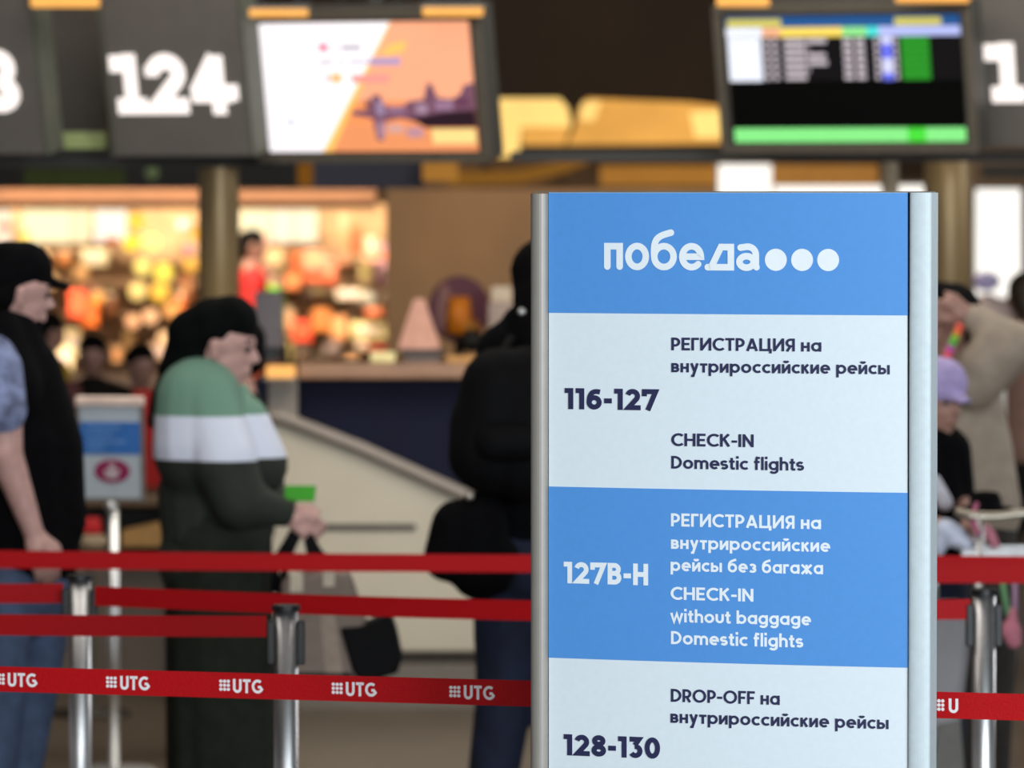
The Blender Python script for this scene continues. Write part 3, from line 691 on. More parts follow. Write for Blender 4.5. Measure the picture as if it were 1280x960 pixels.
blob('jacket', M_taupe, [(PR(1206, 478), .105, PR(1216, 560), .125), (PR(1216, 560), .125, PR(1226, 640), .13), (PR(1214, 478, -.1), .085, PR(1262, 430, -.14), .078), (PR(1262, 430, -.14), .072, PR(1216, 398, -.1), .048),
      (PR(1236, 420, -.14), .055, PR(1225, 455, -.12), .085), (PR(1186, 488, .13), .08, PR(1162, 588, .16), .068), (PR(1162, 588, .16), .06, PR(1134, 636, .02), .045)], pr, .011, 5)
blob('trousers', mat('dark_trousers', '#2b2722', .9, var=.2), [(PR(1222, 660), .125, PR(1222, 700), .13), (PR(1205, 710, -.08), .1, PR(1205, 1008, -.08), .06), (PR(1240, 710, .08), .1, PR(1240, 1008, .08), .06)], pr, .012, 4)
blob('shoe', M_blackcloth, [((PR(1208, 1010).x, DR-.08, .045), .042, (PR(1172, 1010).x, DR-.12, .036), .034)], pr, .01, 3)
blob('shoe', M_blackcloth, [((PR(1243, 1010).x, DR+.08, .045), .042, (PR(1207, 1010).x, DR+.06, .036), .034)], pr, .01, 3)
# rainbow strap
rs = thing('lanyard', 'rainbow coloured neck pillow strap hanging by the taupe jacket', 'strap', PR(1184, 455, -.2))
cols = ['#ff5a50', '#ff7a3c', '#8fc236', '#58b84a', '#c94fb0', '#ff5a78', '#ff6a3a']
for i, c in enumerate(cols):
    t0, t1 = i/7, (i+1)/7; a = PR(1194-20*t0, 403+48*t0, -.2); b_ = PR(1194-20*t1, 403+48*t1, -.2)
    MB().tube([a, b_], .013, 8).build('bead', mat('bead_%d' % i, c, .4), rs, True)

# --- child with lilac cap
DC = 15.5
def PC(x, y, dy=0.): return P(x, y, DC) + Vector((0, dy, 0))
ch = thing('person', 'child in lilac cap and black top beside the totem', 'person', (PC(1172, 700).x, DC, 0))
hd, hp = head_parts(PC(1172, 502), .55, -.8, .9, .1)
body = hd + [(PC(1170, 528), .04, PC(1168, 550), .045), (PC(1168, 580), .06, PC(1168, 690), .07), (PC(1192, 565), .04, PC(1200, 625), .034), (PC(1200, 625), .032, PC(1206, 648, -.2), .022),
             (PC(1140, 565), .04, PC(1134, 625), .034), (PC(1134, 625), .032, PC(1160, 650, -.18), .022),
             (PC(1155, 720), .06, PC(1155, 880), .045), (PC(1155, 880), .042, PC(1155, 1018), .03), (PC(1155, 1032), .032, PC(1160, 1036, -.1), .026),
             (PC(1184, 720), .06, PC(1184, 880), .045), (PC(1184, 880), .042, PC(1184, 1018), .03), (PC(1184, 1032), .032, PC(1190, 1036, -.1), .026)]
body += pts_hand(PC(1206, 648, -.2), (.3, -.7, -.1), (-.8, 0, .3), .13, .8, 1) + pts_hand(PC(1160, 650, -.18), (-.1, -.7, -.1), (.8, 0, .3), .13, .8, -1)
blob('body', M_skin2, body, ch, .0075, 3); eyes(hp, ch, .9)
M_lil = mat('lilac_cloth', '#a99ac9', .85, var=.15)
blob('cap', M_lil, [(hp(-.03, 0, .055), .088, hp(.015, 0, .062), .082), (hp(-.04, 0, .03), .082, hp(-.02, 0, .05), .086), (hp(.07, .03, .03), .012, hp(.15, .018, .02), .009), (hp(.07, -.03, .03), .012, hp(.15, -.018, .02), .009), (hp(.07, 0, .035), .012, hp(.155, 0, .025), .009)], ch, .009, 4)
blob('black_top', M_blackcloth, [(PC(1168, 562), .085, PC(1170, 640), .105), (PC(1170, 640), .105, PC(1170, 700), .105), (PC(1190, 562), .06, PC(1199, 622), .05), (PC(1144, 562), .06, PC(1136, 622), .05), (PC(1150, 552), .05, PC(1186, 552), .05)], ch, .01, 4)
blob('pale_sleeve', mat('pale_sleeve_cloth', '#c4c2cc', .8), [(PC(1163, 598, -.14), .022, PC(1176, 625, -.15), .026)], ch, .007, 3)
blob('trousers', M_navyjeans, [(PC(1170, 700), .1, PC(1170, 725), .1), (PC(1155, 725), .07, PC(1155, 1020), .045), (PC(1184, 725), .07, PC(1184, 1020), .045)], ch, .011, 3)
blob('shoe', M_lil, [((PC(1155, 1030).x, DC, .036), .034, (PC(1158, 1030).x, DC-.10, .03), .03)], ch, .01, 3)
blob('shoe', M_lil, [((PC(1184, 1030).x, DC, .036), .034, (PC(1188, 1030).x, DC-.10, .03), .03)], ch, .01, 3)

# --- baggage trolley with luggage, right edge
DT = 14.9
def PT(x, y, dy=0.): return P(x, y, DT) + Vector((0, dy, 0))
tr = thing('baggage_trolley', 'steel baggage trolley with curved push bar right of the totem', 'trolley', (PT(1250, 900).x, DT, 0))
MB().tube([PT(1194, 640), PT(1215, 645), PT(1242, 646.5), PT(1270, 643), PT(1320, 638)], .014, 10).build('push_bar', mat('bar_metal', '#a39a8c', .3, .7), tr, True)
bx = PT(1250, 900).x
for x in (PT(1224, 700).x, PT(1322, 700).x):
    MB().tube([(x, DT, PT(0, 643).z), (x, DT+.0, .5), (x, DT-.02, .06)], .014, 8).build('upright', M_chrome, tr, True)
MB().box((PT(1310, 900).x, DT-.33, .14), (.34, .62, .02)).build('deck', M_chrome, tr)
x0, z0 = PT(1202, 685).x, PT(1202, 690).z
bas = MB(); cx, cw = (x0+PT(1322, 0).x)/2, PT(1322, 0).x-x0
bas.box((cx, DT-.0, z0), (cw, .012, .012)); bas.box((cx, DT+.2, z0), (cw, .012, .012)); bas.box((cx, DT+.1, z0-.04), (cw, .2, .008)); bas.box((cx, DT-.006, z0-.012), (cw, .01, .03))
bas.build('basket', mat('basket_metal', '#9a9898', .35, .7), tr)
for x in (PT(1245, 0).x, PT(1360, 0).x):
    MB().tube([(x-.015, DT-.05, .055), (x+.015, DT-.05, .055)], .055, 16).build('wheel', M_black, tr, True)
bx = PT(1310, 0).x; MB().tube([(bx-.015, DT-.62, .055), (bx+.015, DT-.62, .055)], .055, 16).build('wheel', M_black, tr, True)
hat = thing('hat', 'black round hat lying behind the trolley push bar', 'hat', PT(1236, 644, .1))
c = PT(1236, 638, .1)
MB().lathe(c, [(-.006, .075), (.004, .078), (.008, .05), (.03, .046), (.048, .036), (.052, 0)], 24).build('crown', M_blackcloth, hat, True)
bg = thing('bundle', 'crumpled white and blue cloth bag in the trolley basket', 'bag', PT(1190, 695, .1))
mcl = mat('pale_blue_floral_cloth', '#c3c8da', .8, var=.3, scale=22, bump=.5)
blob('cloth', mcl, [(PT(1185, 665, .08), .036, PT(1196, 672, .08), .036), (PT(1196, 672, .08), .03, PT(1214, 683, .06), .022), (PT(1178, 676, .08), .03, PT(1176, 690, .08), .02)], bg, .007, 3)
MB().tube([PT(1166, 668, .05), PT(1168, 695, .05)], .011, 8).build('pale_strap', mat('strap_cream', '#c4b2a4', .7), bg, True)
tag(blob('soft_toy', mat('pink_plush', '#d48494', .9, bump=.5, scale=90), [(PT(1236, 664, .08), .013, PT(1246, 682, .08), .014), (PT(1222, 672, .08), .012, PT(1226, 655, .06), .009)], None, .005, 3) if False else
    MB().tube([PT(1233, 660, .05), PT(1240, 670, .05), PT(1247, 686, .05)], [.013, .016, .014], 10).build('ribbon', mat('pink_plush', '#cf8090', .9, bump=.5, scale=90), None, True), 'pink cloth strip lying over the trolley basket', 'cloth')
tag(MB().tube([PT(1223, 632, .06), PT(1216, 650, .0), PT(1222, 668, -.02)], [.009, .011, .008], 10).build('ribbon', mat('magenta_cloth', '#b0607e', .9)), 'magenta cloth ribbon tied on the trolley push bar', 'cloth')
toy = thing('soft_toy', 'pink soft toy hanging from the trolley beside the right barrier post', 'toy', PT(1262, 810, -.1))
blob('toy_body', _m['pink_plush'], [(PT(1259, 785, -.1), .032, PT(1263, 797, -.1), .024), (PT(1262, 760, -.1), .012, PT(1260, 780, -.1), .022)], toy, .006, 3)
MB().tube([PT(1251, 702, -.02), PT(1252, 735, -.06), PT(1256, 765, -.1)], .010, 8).build('green_ribbon', mat('green_ribbon_cloth', '#6fa070', .8), toy, True)
MB().tube([PT(1265, 702, -.02), PT(1266, 735, -.06), PT(1264, 762, -.1)], .009, 8).build('lilac_ribbon', mat('lilac_ribbon_cloth', '#b08aa6', .8), toy, True)
# suitcase
sc = thing('suitcase', 'grey hard suitcase standing right behind the totem sign', 'suitcase', (PT(1178, 900).x, DT-.2, 0))
F = lambda x, y, z=0.: Vector((P(x, y, DT-.2).x, DT-.2-z, P(x, y, DT-.2).z))
MB().fpoly(F, [(1090, 757), (1214, 757), (1216, 775), (1211, 830), (1204, 880), (1198, 930), (1196, 985), (1100, 1040), (1090, 1000)][::-1], -.24, .0).build('shell', mat('grey_shell', '#8a888c', .5, var=.08, scale=8), sc, bevel=.02)
MB().fpoly(F, [(1172, 905), (1200, 900), (1205, 960), (1200, 1040), (1168, 1040), (1165, 960)][::-1], .0, .012).build('front_panel', mat('grey_panel', '#6e6c66', .7), sc, bevel=.004)
for px in (1110, 1190): MB().tube([P(px, 1055, DT-.16), P(px, 1055, DT-.14)+Vector((.02, 0, 0))], .025, 12).build('wheel', M_black, sc, True)
MB().tube([P(1140, 757, DT-.08), P(1140, 700, DT-.08), P(1170, 700, DT-.08), P(1170, 757, DT-.08)], .008, 8).build('handle', M_chrome, sc, True)

# ------------------------------------------------------------------ check-in island
DI = 19.3
def FI(D): return lambda x, y, z=0.: Vector((P(x, y, D).x, D-z, P(x, y, D).z))
M_navy = mat('navy_panel', '#0d1028', .7, var=.1, scale=8, spec=.2)
M_deskwhite = mat('desk_white', '#bdb4a2', .5, var=.04, scale=6)
M_deskgrey = mat('desk_grey', '#857b72', .5, var=.06, scale=6)
ci = thing('check_in_counter', 'long check-in counter with navy front and wooden ledge behind the queue', 'counter', (P(520, 890, 19.9).x, 19.9, 0))
MB().fpoly(FI(19.6), [(318, 474), (745, 474), (745, 905), (318, 905)][::-1], -.5, 0).build('navy_front', M_navy, ci, bevel=.005)
MB().fpoly(FI(19.5), [(372, 455), (750, 455), (750, 474), (372, 474)][::-1], -.6, .02).build('ledge', mat('ledge_wood', '#9a7358', .45, var=.15, scale=10), ci, bevel=.01)
MB().fpoly(FI(19.52), [(336, 474), (372, 474), (372, 560), (336, 560)][::-1], -.03, .05).build('corner_post', mat('post_taupe', '#8c8379', .5), ci, bevel=.004)
lm = thing('counter_lamp', 'small glowing amber lamp bar on the counter end beside the woman', 'lamp', P(351, 474, 19.4))
MB().fpoly(FI(19.4), [(333, 457), (369, 457), (369, 472), (333, 472)][::-1], -.04, .04).build('lamp_bar', mat('amber_glow', '#ffb765', .5, emit=1.1, var=.03), lm, bevel=.008)
MB().fpoly(FI(19.4), [(330, 472), (372, 472), (372, 474.5), (330, 474.5)][::-1], -.05, .05).build('lamp_base', M_deskgrey, lm)
cv = thing('conveyor_housing', 'sloping cream baggage belt housing with grey rim in front of navy counter', 'conveyor', (P(500, 890, DI).x, DI, 0))
MB().fpoly(FI(DI), [(338, 536), (352, 528), (450, 567), (570, 622), (660, 664), (745, 704), (745, 814), (300, 814), (300, 560)][::-1], -.12, .04).build('side_panel', M_deskwhite, cv, bevel=.01)
b = MB(); b.tube([P(x, y, DI-.05) for x, y in [(330, 520), (352, 522), (450, 560), (570, 614), (660, 656), (745, 696)]], .026, 10, flat=1.); b.build('rim', M_deskgrey, cv, True)
MB().fpoly(FI(DI), [(398, 654), (520, 654), (520, 662), (398, 662)][::-1], .041, .046).build('handle_slot', mat('slot_dark', '#4f4942', .6), cv)
MB().fpoly(FI(DI), [(300, 814), (745, 814), (745, 829), (300, 829)][::-1], -.10, .0).build('recess', mat('recess_brown', '#4b4037', .7), cv)
MB().fpoly(FI(DI), [(300, 829), (745, 829), (745, 887), (300, 887)][::-1], -.1, .03).build('plinth', mat('plinth_grey', '#6e675f', .6, var=.05), cv)
# left counter, dark brown
lc = thing('counter', 'dark brown counter behind the small sign stand', 'counter', (P(60, 890, 20).x, 20.0, 0))
MB().fpoly(FI(20.0), [(-200, 700), (300, 700), (300, 873), (-200, 873)][::-1], -.5, 0).build('front', mat('counter_brown', '#5b5046', .6, var=.1, scale=5), lc)
MB().fpoly(FI(19.9), [(-200, 618), (300, 618), (300, 634), (-200, 634)][::-1], -.5, 0).build('top', mat('counter_top_brown', '#5f4832', .5), lc, bevel=.01)
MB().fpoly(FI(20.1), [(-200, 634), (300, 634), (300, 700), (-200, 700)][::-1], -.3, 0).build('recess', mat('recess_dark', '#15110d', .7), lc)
tag(MB().fpoly(FI(19.86), [(152, 664), (214, 650), (214, 684), (152, 684)][::-1], -.15, .0).build('cardboard_box', mat('cardboard', '#a27b48', .8), None, bevel=.004), 'tan cardboard box under the brown counter beside the woman', 'box')
tag(MB().fpoly(FI(19.0), [(104, 648), (124, 648), (126, 668), (104, 668)][::-1], -.08, .0).build('pouch', mat('pouch_red', '#b00a12', .6), None, bevel=.01), 'small red pouch on the stool left of the sign stand', 'pouch')
stl = thing('stool', 'pale padded stool left of the sign stand pole', 'stool', (P(114, 800, 19.04).x, 19.04, 0))
c = P(114, 668, 19.04)
MB().lathe((c.x, 19.04, c.z-.06), [(0, .05), (.03, .062), (.05, .06), (.06, .04)], 16).build('seat', mat('stool_pad', '#8d7a62', .7), stl, True)
MB().lathe((c.x, 19.04, 0), [(0, .15), (.02, .14), (.03, .02), (c.z-.06, .02)], 16).build('leg', mat('stool_leg_dark', '#2c2620', .6), stl, True)
# red chairs
def red_chair(px, w_, ytop, lab, D, c):
    x = P(px, 500, D).x; zt = P(px, ytop, D).z; k = D/FPX; W = w_*k
    r = thing('armchair', lab, 'chair', (x, D, 0), 'red chairs by the counter')
    m = mat('red_seat_'+str(int(px)), c, .6, var=.12)
    b = MB(); n = 8; F = lambda X, Z, t=0.: Vector((x+X, D+.1-t, Z))
    pts = [(-W/2, .42)] + [(-W/2*(1-.25*(i/n)**3), .42+(zt-.42)*i/n) for i in range(1, n+1)] + [(W/2*(1-.35*(i/n)**2.5), .42+(zt-.42)*i/n) for i in range(n, 0, -1)] + [(W/2, .42)]
    b.fpoly(F, pts[::-1], -.05, .05).build('backrest', m, r, bevel=.02)
    MB().box((x, D-.14, .44), (W, .44, .10)).build('seat', m, r, bevel=.03)
    for sx in (-1, 1):
        for sy in (-.32, .08): MB().lathe((x+sx*(W/2-.03), D+sy, 0), [(0, .014), (.4, .014)], 10).build('leg', M_chrome, r, True)
    return r
red_chair(188, 66, 488, 'bright red high-backed chair between the sign stand and the woman', 20.9, '#b80d0c')
red_chair(75, 70, 478, 'dark red high-backed chair between the man and the sign stand', 20.9, '#4a060a')
# dark coat figure just behind the woman
def far_person(px, D, ztop_py, label, top, bottom, facing=(1, 0), hair=True, wide=1., headc=None, group=None, bag=None):
    x = P(px, 500, D).x; H = P(px, ztop_py, D).z; s = H/1.72
    r = thing('person', label, 'person', (x, D, 0), group)
    def q(a, b_, z):
        f = Vector((facing[0], facing[1], 0)).normalized(); sd = Vector((-f.y, f.x, 0)); return Vector((x, D, 0)) + f*a*s + sd*b_*s + Vector((0, 0, z*s))
    f = Vector((facing[0], facing[1], 0))
    hd, hp = head_parts(q(0, 0, 1.60), f.x, f.y, s*1.0)
    body = hd + [(q(-.01, 0, 1.49), .055*s, q(-.02, 0, 1.43), .06*s), (q(0, 0, 1.28), .09*s, q(0, 0, .95), .10*s)]
    for k_ in (1, -1):
        body += [(q(0, .17*k_, 1.34), .045*s, q(-.02, .23*k_, 1.08), .040*s), (q(-.02, .23*k_, 1.08), .04*s, q(.12, .2*k_, .88), .027*s),
                 (q(0, .09*k_, .92), .08*s, q(0, .1*k_, .5), .055*s), (q(0, .1*k_, .5), .05*s, q(-.02, .1*k_, .08), .036*s), (q(-.02, .1*k_, .045), .036*s, q(.14, .11*k_, .04), .03*s)]
        body += pts_hand(q(.12, .2*k_, .88), q(.3, 0, -.8)-q(0, 0, 0), q(.8, 0, .3)-q(0, 0, 0), .17*s, .5, k_)
    blob('body', M_skin2, body, r, .011, 3)
    blob('hair', headc or M_hair, [(hp(-.03, 0, .04), .09*s, hp(.005, 0, .05), .088*s), (hp(-.05, 0, -.01), .07*s, hp(-.06, 0, -.05), .05*s)], r, .012, 3)
    tops = [(q(0, 0, 1.36), .11*s*wide, q(0, 0, .92), .155*s*wide), (q(0, .1, 1.38), .08*s, q(0, -.1, 1.38), .08*s)]
    for k_ in (1, -1): tops += [(q(0, .17*k_, 1.36), .075*s, q(-.02, .23*k_, 1.08), .062*s), (q(-.02, .23*k_, 1.08), .06*s, q(.11, .2*k_, .90), .042*s)]
    blob('coat', top, tops, r, .014, 4)
    blob('trousers', bottom, [(q(0, 0, .92), .14*s, q(0, 0, .86), .14*s)] + [z for k_ in (1, -1) for z in [(q(0, .09*k_, .86), .1*s, q(-.01, .1*k_, .1), .065*s)]], r, .014, 3)
    return r
M_dkgreen = mat('dark_green_cloth', '#1a2018', .9, spec=.2); M_dk = mat('charcoal_cloth', '#191613', .9, spec=.2); M_must = mat('mustard_cloth', '#9a7a1c', .85); M_brownhair = mat('brown_hair', '#2e2013', .6, var=.3)
far_person(296, 17.6, 400, 'person in dark green coat directly behind the striped-top woman', M_dkgreen, M_dk, (-1, .2))
far_person(62, 25, 392, 'shopper in mustard coat seen between the man and the sign stand', M_must, M_dk, (1, .5))
far_person(116, 23.0, 420, 'dark-clothed person with bowed head behind the small sign stand', M_dk, M_dk, (0, -1), wide=1.2)
far_person(176, 22.2, 432, 'black-clothed person behind the headscarf of the woman', M_blackcloth, M_dk, (.4, -1), wide=1.1)
far_person(1282, 22.0, 343, 'brown-haired person at the right edge of the photo', mat('rust_cloth', '#7c5d50', .85), M_dk, (0, 1), headc=M_brownhair)
tag(MB().lathe(P(1247, 890, 21.0).xy.to_3d(), [(0, .03), (1.17, .03), (1.19, .022)], 16).build('white_pole', mat('white_paint', '#cfcac0', .4), None, True), 'white vertical pole right of the taupe jacket', 'pole')

# ------------------------------------------------------------------ pillars
pl = mat('pillar_bronze', '#8c7550', .4, .35, var=.06, scale=5)
p1 = thing('pillar', 'round bronze pillar under the 124 sign', 'pillar', (P(274, 500, 19.6).x, 19.6, 0))
MB().lathe((P(274, 500, 19.6).x, 19.6, .05), [(0, .078), (3.6, .078)], 28).build('shaft', pl, p1, True)
MB().lathe((P(274, 500, 19.6).x, 19.6, 0), [(0, .12), (.04, .12), (.05, .08)], 28).build('foot', M_deskgrey, p1, True)
p2 = thing('pillar', 'broad bronze pillar rising behind the right edge of totem sign', 'pillar', (P(1184, 500, 20.2).x, 20.2, 0))
MB().lathe((P(1184, 500, 20.2).x, 20.2, .05), [(0, .095), (3.6, .095)], 28).build('shaft', pl, p2, True)
MB().lathe((P(1184, 500, 20.2).x, 20.2, 0), [(0, .14), (.04, .14), (.05, .1)], 28).build('foot', M_deskgrey, p2, True)
tag(MB().lathe((P(1112, 500, 21.0).x, 21.0, 0), [(0, .035), (2.13, .035)], 16).build('pole', mat('pole_light', '#a89c88', .4), None, True), 'thin pale pole below the departures screen', 'pole')

# ------------------------------------------------------------------ overhead signs and screens
YAW, TILT = 22, 12; DO = 19.0; ko = DO/FPX; cw = math.cos(math.radians(YAW))
M_sign = mat('sign_grey', '#5a5551', .55, var=.06, scale=12)
M_signedge = mat('sign_edge', '#4b4d44', .5)
M_lit = mat('lit_numeral', '#fff4ee', .5, emit=1.25, var=.01)
M_amber = mat('amber_emissive', '#ffb45a', .5, emit=1.0, var=.05)  # emission colour for the painted reflections on the frame tops
def slab(ch):
    w = .27; h = w/2; r = []
    if ch == '1': W = .66; r = [([(.36, h), (.36, 1)], False), ([(.06, h), (W, h)], False), ([(.36, 1-h), (.02, 1-h*1.25)], False), ([(.10, .98), (.10, .70)], False)]
    elif ch == '2': W = .80; r = [(arc(.39, .67, .39-h, .33-h, 165, -38, 14)+[(.17, h), (W, h)], False), ([(.12, .80), (.12, .62)], False)]
    elif ch == '4': W = .88; r = [([(.58, 0), (.58, .96)], False), ([(.55, .93), (.13, .32)], False), ([(.05, .32), (W, .32)], False), ([(.45, h*.9), (.72, h*.9)], False), ([(W-.04, .22), (W-.04, .48)], False)]
    elif ch == '3': W = .80; r = [(arc(.37, .72, .37-h, .28-h*.8, 160, -80, 12), False), (arc(.37, .30, .42-h, .30-h, 95, -160, 14), False)]
    return r, W, w
def counter_sign(px, py, wpx, hpx, digits, dx0, dx1, dy0, dy1, label):
    s = thing('counter_sign', label, 'sign', P(px, py, DO), 'counter number signs above the desks')
    F = frame(px, py, DO, YAW, TILT); hw = wpx*ko/2/cw; hh = hpx*ko/2
    MB().fbox(F, -hw, hw, -hh, hh, -.12, 0).build('housing', M_sign, s, bevel=.006)
    MB().fbox(F, -hw-.012, -hw, -hh, hh, -.13, .004).build('edge_trim', M_signedge, s)
    MB().fbox(F, hw, hw+.012, -hh, hh, -.13, .004).build('edge_trim', M_signedge, s)
    tot = sum(slab(c)[1] for c in digits)+.02*(len(digits)-1); X = 0
    for c in digits:
        r, W, w_ = slab(c); sx = (dx1-dx0)/tot*ko/cw; b = MB()
        for gi, (pts, cl) in enumerate(r):
            for poly in stroke_quads(pts, w_, cl):
                b.add([F((dx0-px)*ko/cw+(X+p.x)*sx, (py-dy1)*ko+p.y*(dy1-dy0)*ko, .006+gi*3e-4) for p in poly], [(0, 1, 2, 3)])
        b.build('numeral', M_lit, s); X += W+.02
    return s
counter_sign(219, 90, 176, 216, '124', 138, 292, 66, 143, 'dark grey hanging sign with glowing numeral 124')
counter_sign(-40, 90, 180, 212, '123', -112, 26, 64, 141, 'dark grey hanging sign cut by the left edge, showing numeral 3')
counter_sign(1310, 84, 184, 204, '125', 1237, 1392, 52, 128, 'dark grey hanging sign at right edge, showing numeral 1') if False else None
s3 = counter_sign(1310, 84, 184, 204, '124'[:1], 1237, 1282, 52, 128, 'dark grey hanging sign at right edge, showing numeral 1')
def em(name, c, e=1.0): return mat(name, c, .5, emit=e, var=.02)
def screen(px, py, wpx, hpx, label):
    s = thing('display_screen', label, 'screen', P(px, py, DO)); F = frame(px, py, DO, YAW, TILT)
    hw = wpx*ko/2/cw; hh = hpx*ko/2
    MB().fbox(F, -hw-.045, hw+.045, -hh-.04, hh+.05, -.14, -.012).build('housing', mat('screen_housing', '#3c3935', .5), s, bevel=.008)
    fr(F, -hw-.045, hw+.045, -hh-.04, hh+.045, .032, -.012, .012).build('bezel', mat('screen_bezel', '#5a544b', .4, .3), s)
    MB().fbox(F, -hw, hw, -hh, hh, -.012, -.004).build('glass', em('screen_black', '#0a0a0a', .3), s)
    def rect(name, m, x0, y0, x1, y1, z=.0, pts=None):
        u = lambda x, y: ((x/wpx-.5)*2*hw, (.5-y/hpx)*2*hh)
        P_ = [u(*q_) for q_ in (pts or [(x0, y1), (x1, y1), (x1, y0), (x0, y0)])]
        if pts: P_ = P_[::-1]
        return MB().fpoly(F, P_, -.004+z, -.0035+z).build(name, m, s)
    return s, rect, F, hw, hh
s, rect, F, hw, hh = screen(460, 109, 264, 164, 'wide screen showing white panel and orange sunset skyline advertisement')
rect('sky_image', em('sunset_orange', '#ffae86', 1.0), 0, 0, 264, 164)
rect('sky_glow', em('sunset_glow', '#ff9a5c', 1.0), 0, 100, 264, 150, .0006)
rect('reflection', em('water_glow', '#f39a66', .95), 0, 128, 264, 164, .0012)
rect('skyline', em('skyline_purple', '#7d5468', .9), 0, 0, 0, 0, .0018, [(108, 112), (130, 110), (136, 92), (146, 92), (150, 104), (168, 110), (182, 100), (200, 98), (206, 78), (212, 78), (218, 96), (236, 98), (246, 92), (252, 80), (264, 78), (264, 132), (200, 130), (170, 122), (150, 126), (146, 150), (138, 150), (134, 122), (108, 118)])
for k_, (x0, y0, x1, y1, c) in enumerate([(140, 100, 150, 118, '#a08aa8'), (154, 106, 176, 116, '#96708a'), (190, 104, 204, 116, '#a88aa0'), (214, 100, 236, 112, '#9a7894'), (240, 96, 256, 108, '#6a4058'), (126, 98, 132, 108, '#6a3a48'), (140, 126, 148, 146, '#b08aa0'), (152, 130, 172, 140, '#d8a8a0'), (176, 134, 196, 146, '#c090a0')]):
    rect('skyline_light', em('sky_'+c[1:], c, .95), x0, y0, x1, y1, .0022)
rect('dark_bank', em('bank_dark', '#33202a', .8), 0, 0, 0, 0, .0024, [(182, 122), (226, 114), (264, 112), (264, 134), (200, 134)])
rect('white_area', em('screen_white', '#fff8fb', 1.12), 0, 0, 0, 0, .003, [(0, 0), (168, 0), (72, 164), (0, 164)])
rect('yellow_stripe', em('stripe_yellow', '#ffc468', 1.05), 0, 0, 0, 0, .0036, [(166, 0), (168, 0), (80, 164), (68, 164)])
rect('yellow_patch', em('stripe_yellow', '#ffc468', 1.05), 0, 0, 0, 0, .0042, [(150, 44), (162, 28), (186, 24), (180, 38)])
rect('button', em('button_cream', '#f5dc8c', 1.0), 208, 136, 262, 154, .0042)
for (x0, y0, x1, y1, c) in [(74, 26, 86, 36, '#ec8098'), (92, 30, 98, 35, '#c9c0c8'), (102, 28, 128, 35, '#b8b2bc'), (72, 47, 92, 52, '#c0bcc6'), (96, 47, 106, 52, '#c8c2ca'), (110, 47, 134, 52, '#c4bfd2'), (136, 45, 176, 54, '#b09cc8'),
                            (78, 66, 84, 75, '#e8c0c8'), (86, 64, 100, 76, '#f2be78'), (112, 66, 160, 76, '#ee9a92'), (26, 122, 34, 130, '#b9c4ea'), (38, 124, 68, 129, '#e6dce0')]:
    rect('printed_word', em('word_'+c[1:], c, 1.0), x0, y0, x1, y1, .005)
s, rect, F, hw, hh = screen(1056, 99, 284, 160, 'departures screen with coloured flight table and green footer bar')
rect('header_bar', em('hdr_blue', '#2a5a96', .9), 0, 0, 284, 14)
for (x0, x1, c) in [(2, 68, '#d9ce62'), (206, 262, '#d9ce62')]: rect('header_word', em('hdr_yellow', c, .9), x0, 3, x1, 13, .0006)
for (x0, x1, c) in [(0, 44, '#eef2ff'), (44, 66, '#f0b088'), (66, 142, '#f7d862'), (142, 172, '#8ee08c'), (172, 186, '#4adcd8'), (186, 284, '#b6bef4')]:
    rect('column_heading', em('colh_'+c[1:], c, 1.0), x0, 14, x1, 26, .0006)
for i in range(6):
    y = 27+i*9.2
    rect('table_row', em('row_dark', '#1c1a1c', .5), 0, y, 284, y+8.6, .0004)
    rect('row_time', em('row_white', '#eef2ff', 1.05), 1, y, 42, y+8.8, .001)
    for (x0, x1) in [(46, 52), (56, 62), (70, 96), (98, [122, 100, 120, 122, 100, 98][i])]:
        if x1-x0 > 1: rect('row_text', em('row_grey', '#cfc4cc', .9), x0, y+1.6, x1, y+7.4, .001)
    for (x0, x1) in [(142, 153), (157, 168), (180, 185), (204, 208)]: rect('row_text', em('row_grey', '#cfc4cc', .9), x0, y+1.6, x1, y+7.4, .001)
    rect('row_gate', em('gate_blue', '#6c74ee', 1.0) if i in (1, 2, 5) else em('gate_pale', '#d8d8fa', 1.0), 188, y, 202, y+8.8, .001)
    rect('row_status', em('status_green', '#2f9a2c', .9), 212, y, 246, y+8.2, .001)
rect('footer_bar', em('footer_green', '#86e886', 1.0), 2, 142, 284, 160, .001)
rect('footer_marker', em('footer_green_deep', '#48d83c', 1.0), 214, 142, 236, 160, .0016)
# glowing amber bars that paint warm light reflections along the sign frames
def reflection_bar(x0, x1, y0, y1, label, D=18.72):
    l = thing('amber_reflection', label, 'lamp', P((x0+x1)/2, y1, D)); FF = FI(D)
    MB().fpoly(FF, [(x0, y0), (x1, y0), (x1, y1), (x0, y1)][::-1], -.03, 0).build('glow_face', M_amber, l, bevel=.006)
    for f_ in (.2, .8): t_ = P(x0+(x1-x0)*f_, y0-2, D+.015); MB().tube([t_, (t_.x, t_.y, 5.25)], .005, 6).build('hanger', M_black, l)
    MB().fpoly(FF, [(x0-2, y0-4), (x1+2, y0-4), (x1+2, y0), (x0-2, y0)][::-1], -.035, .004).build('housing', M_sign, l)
reflection_bar(311, 385, 11, 21, 'painted amber reflection above left end of the advertisement screen')
reflection_bar(528, 604, 9, 20, 'painted amber reflection above right end of the advertisement screen')
reflection_bar(38, 124, -6, 9, 'painted amber reflection between the two left counter signs')
reflection_bar(896, 962, -6, 8, 'painted amber reflection above left end of the departures screen')
reflection_bar(1120, 1212, -8, 3, 'painted amber reflection above right end of the departures screen')
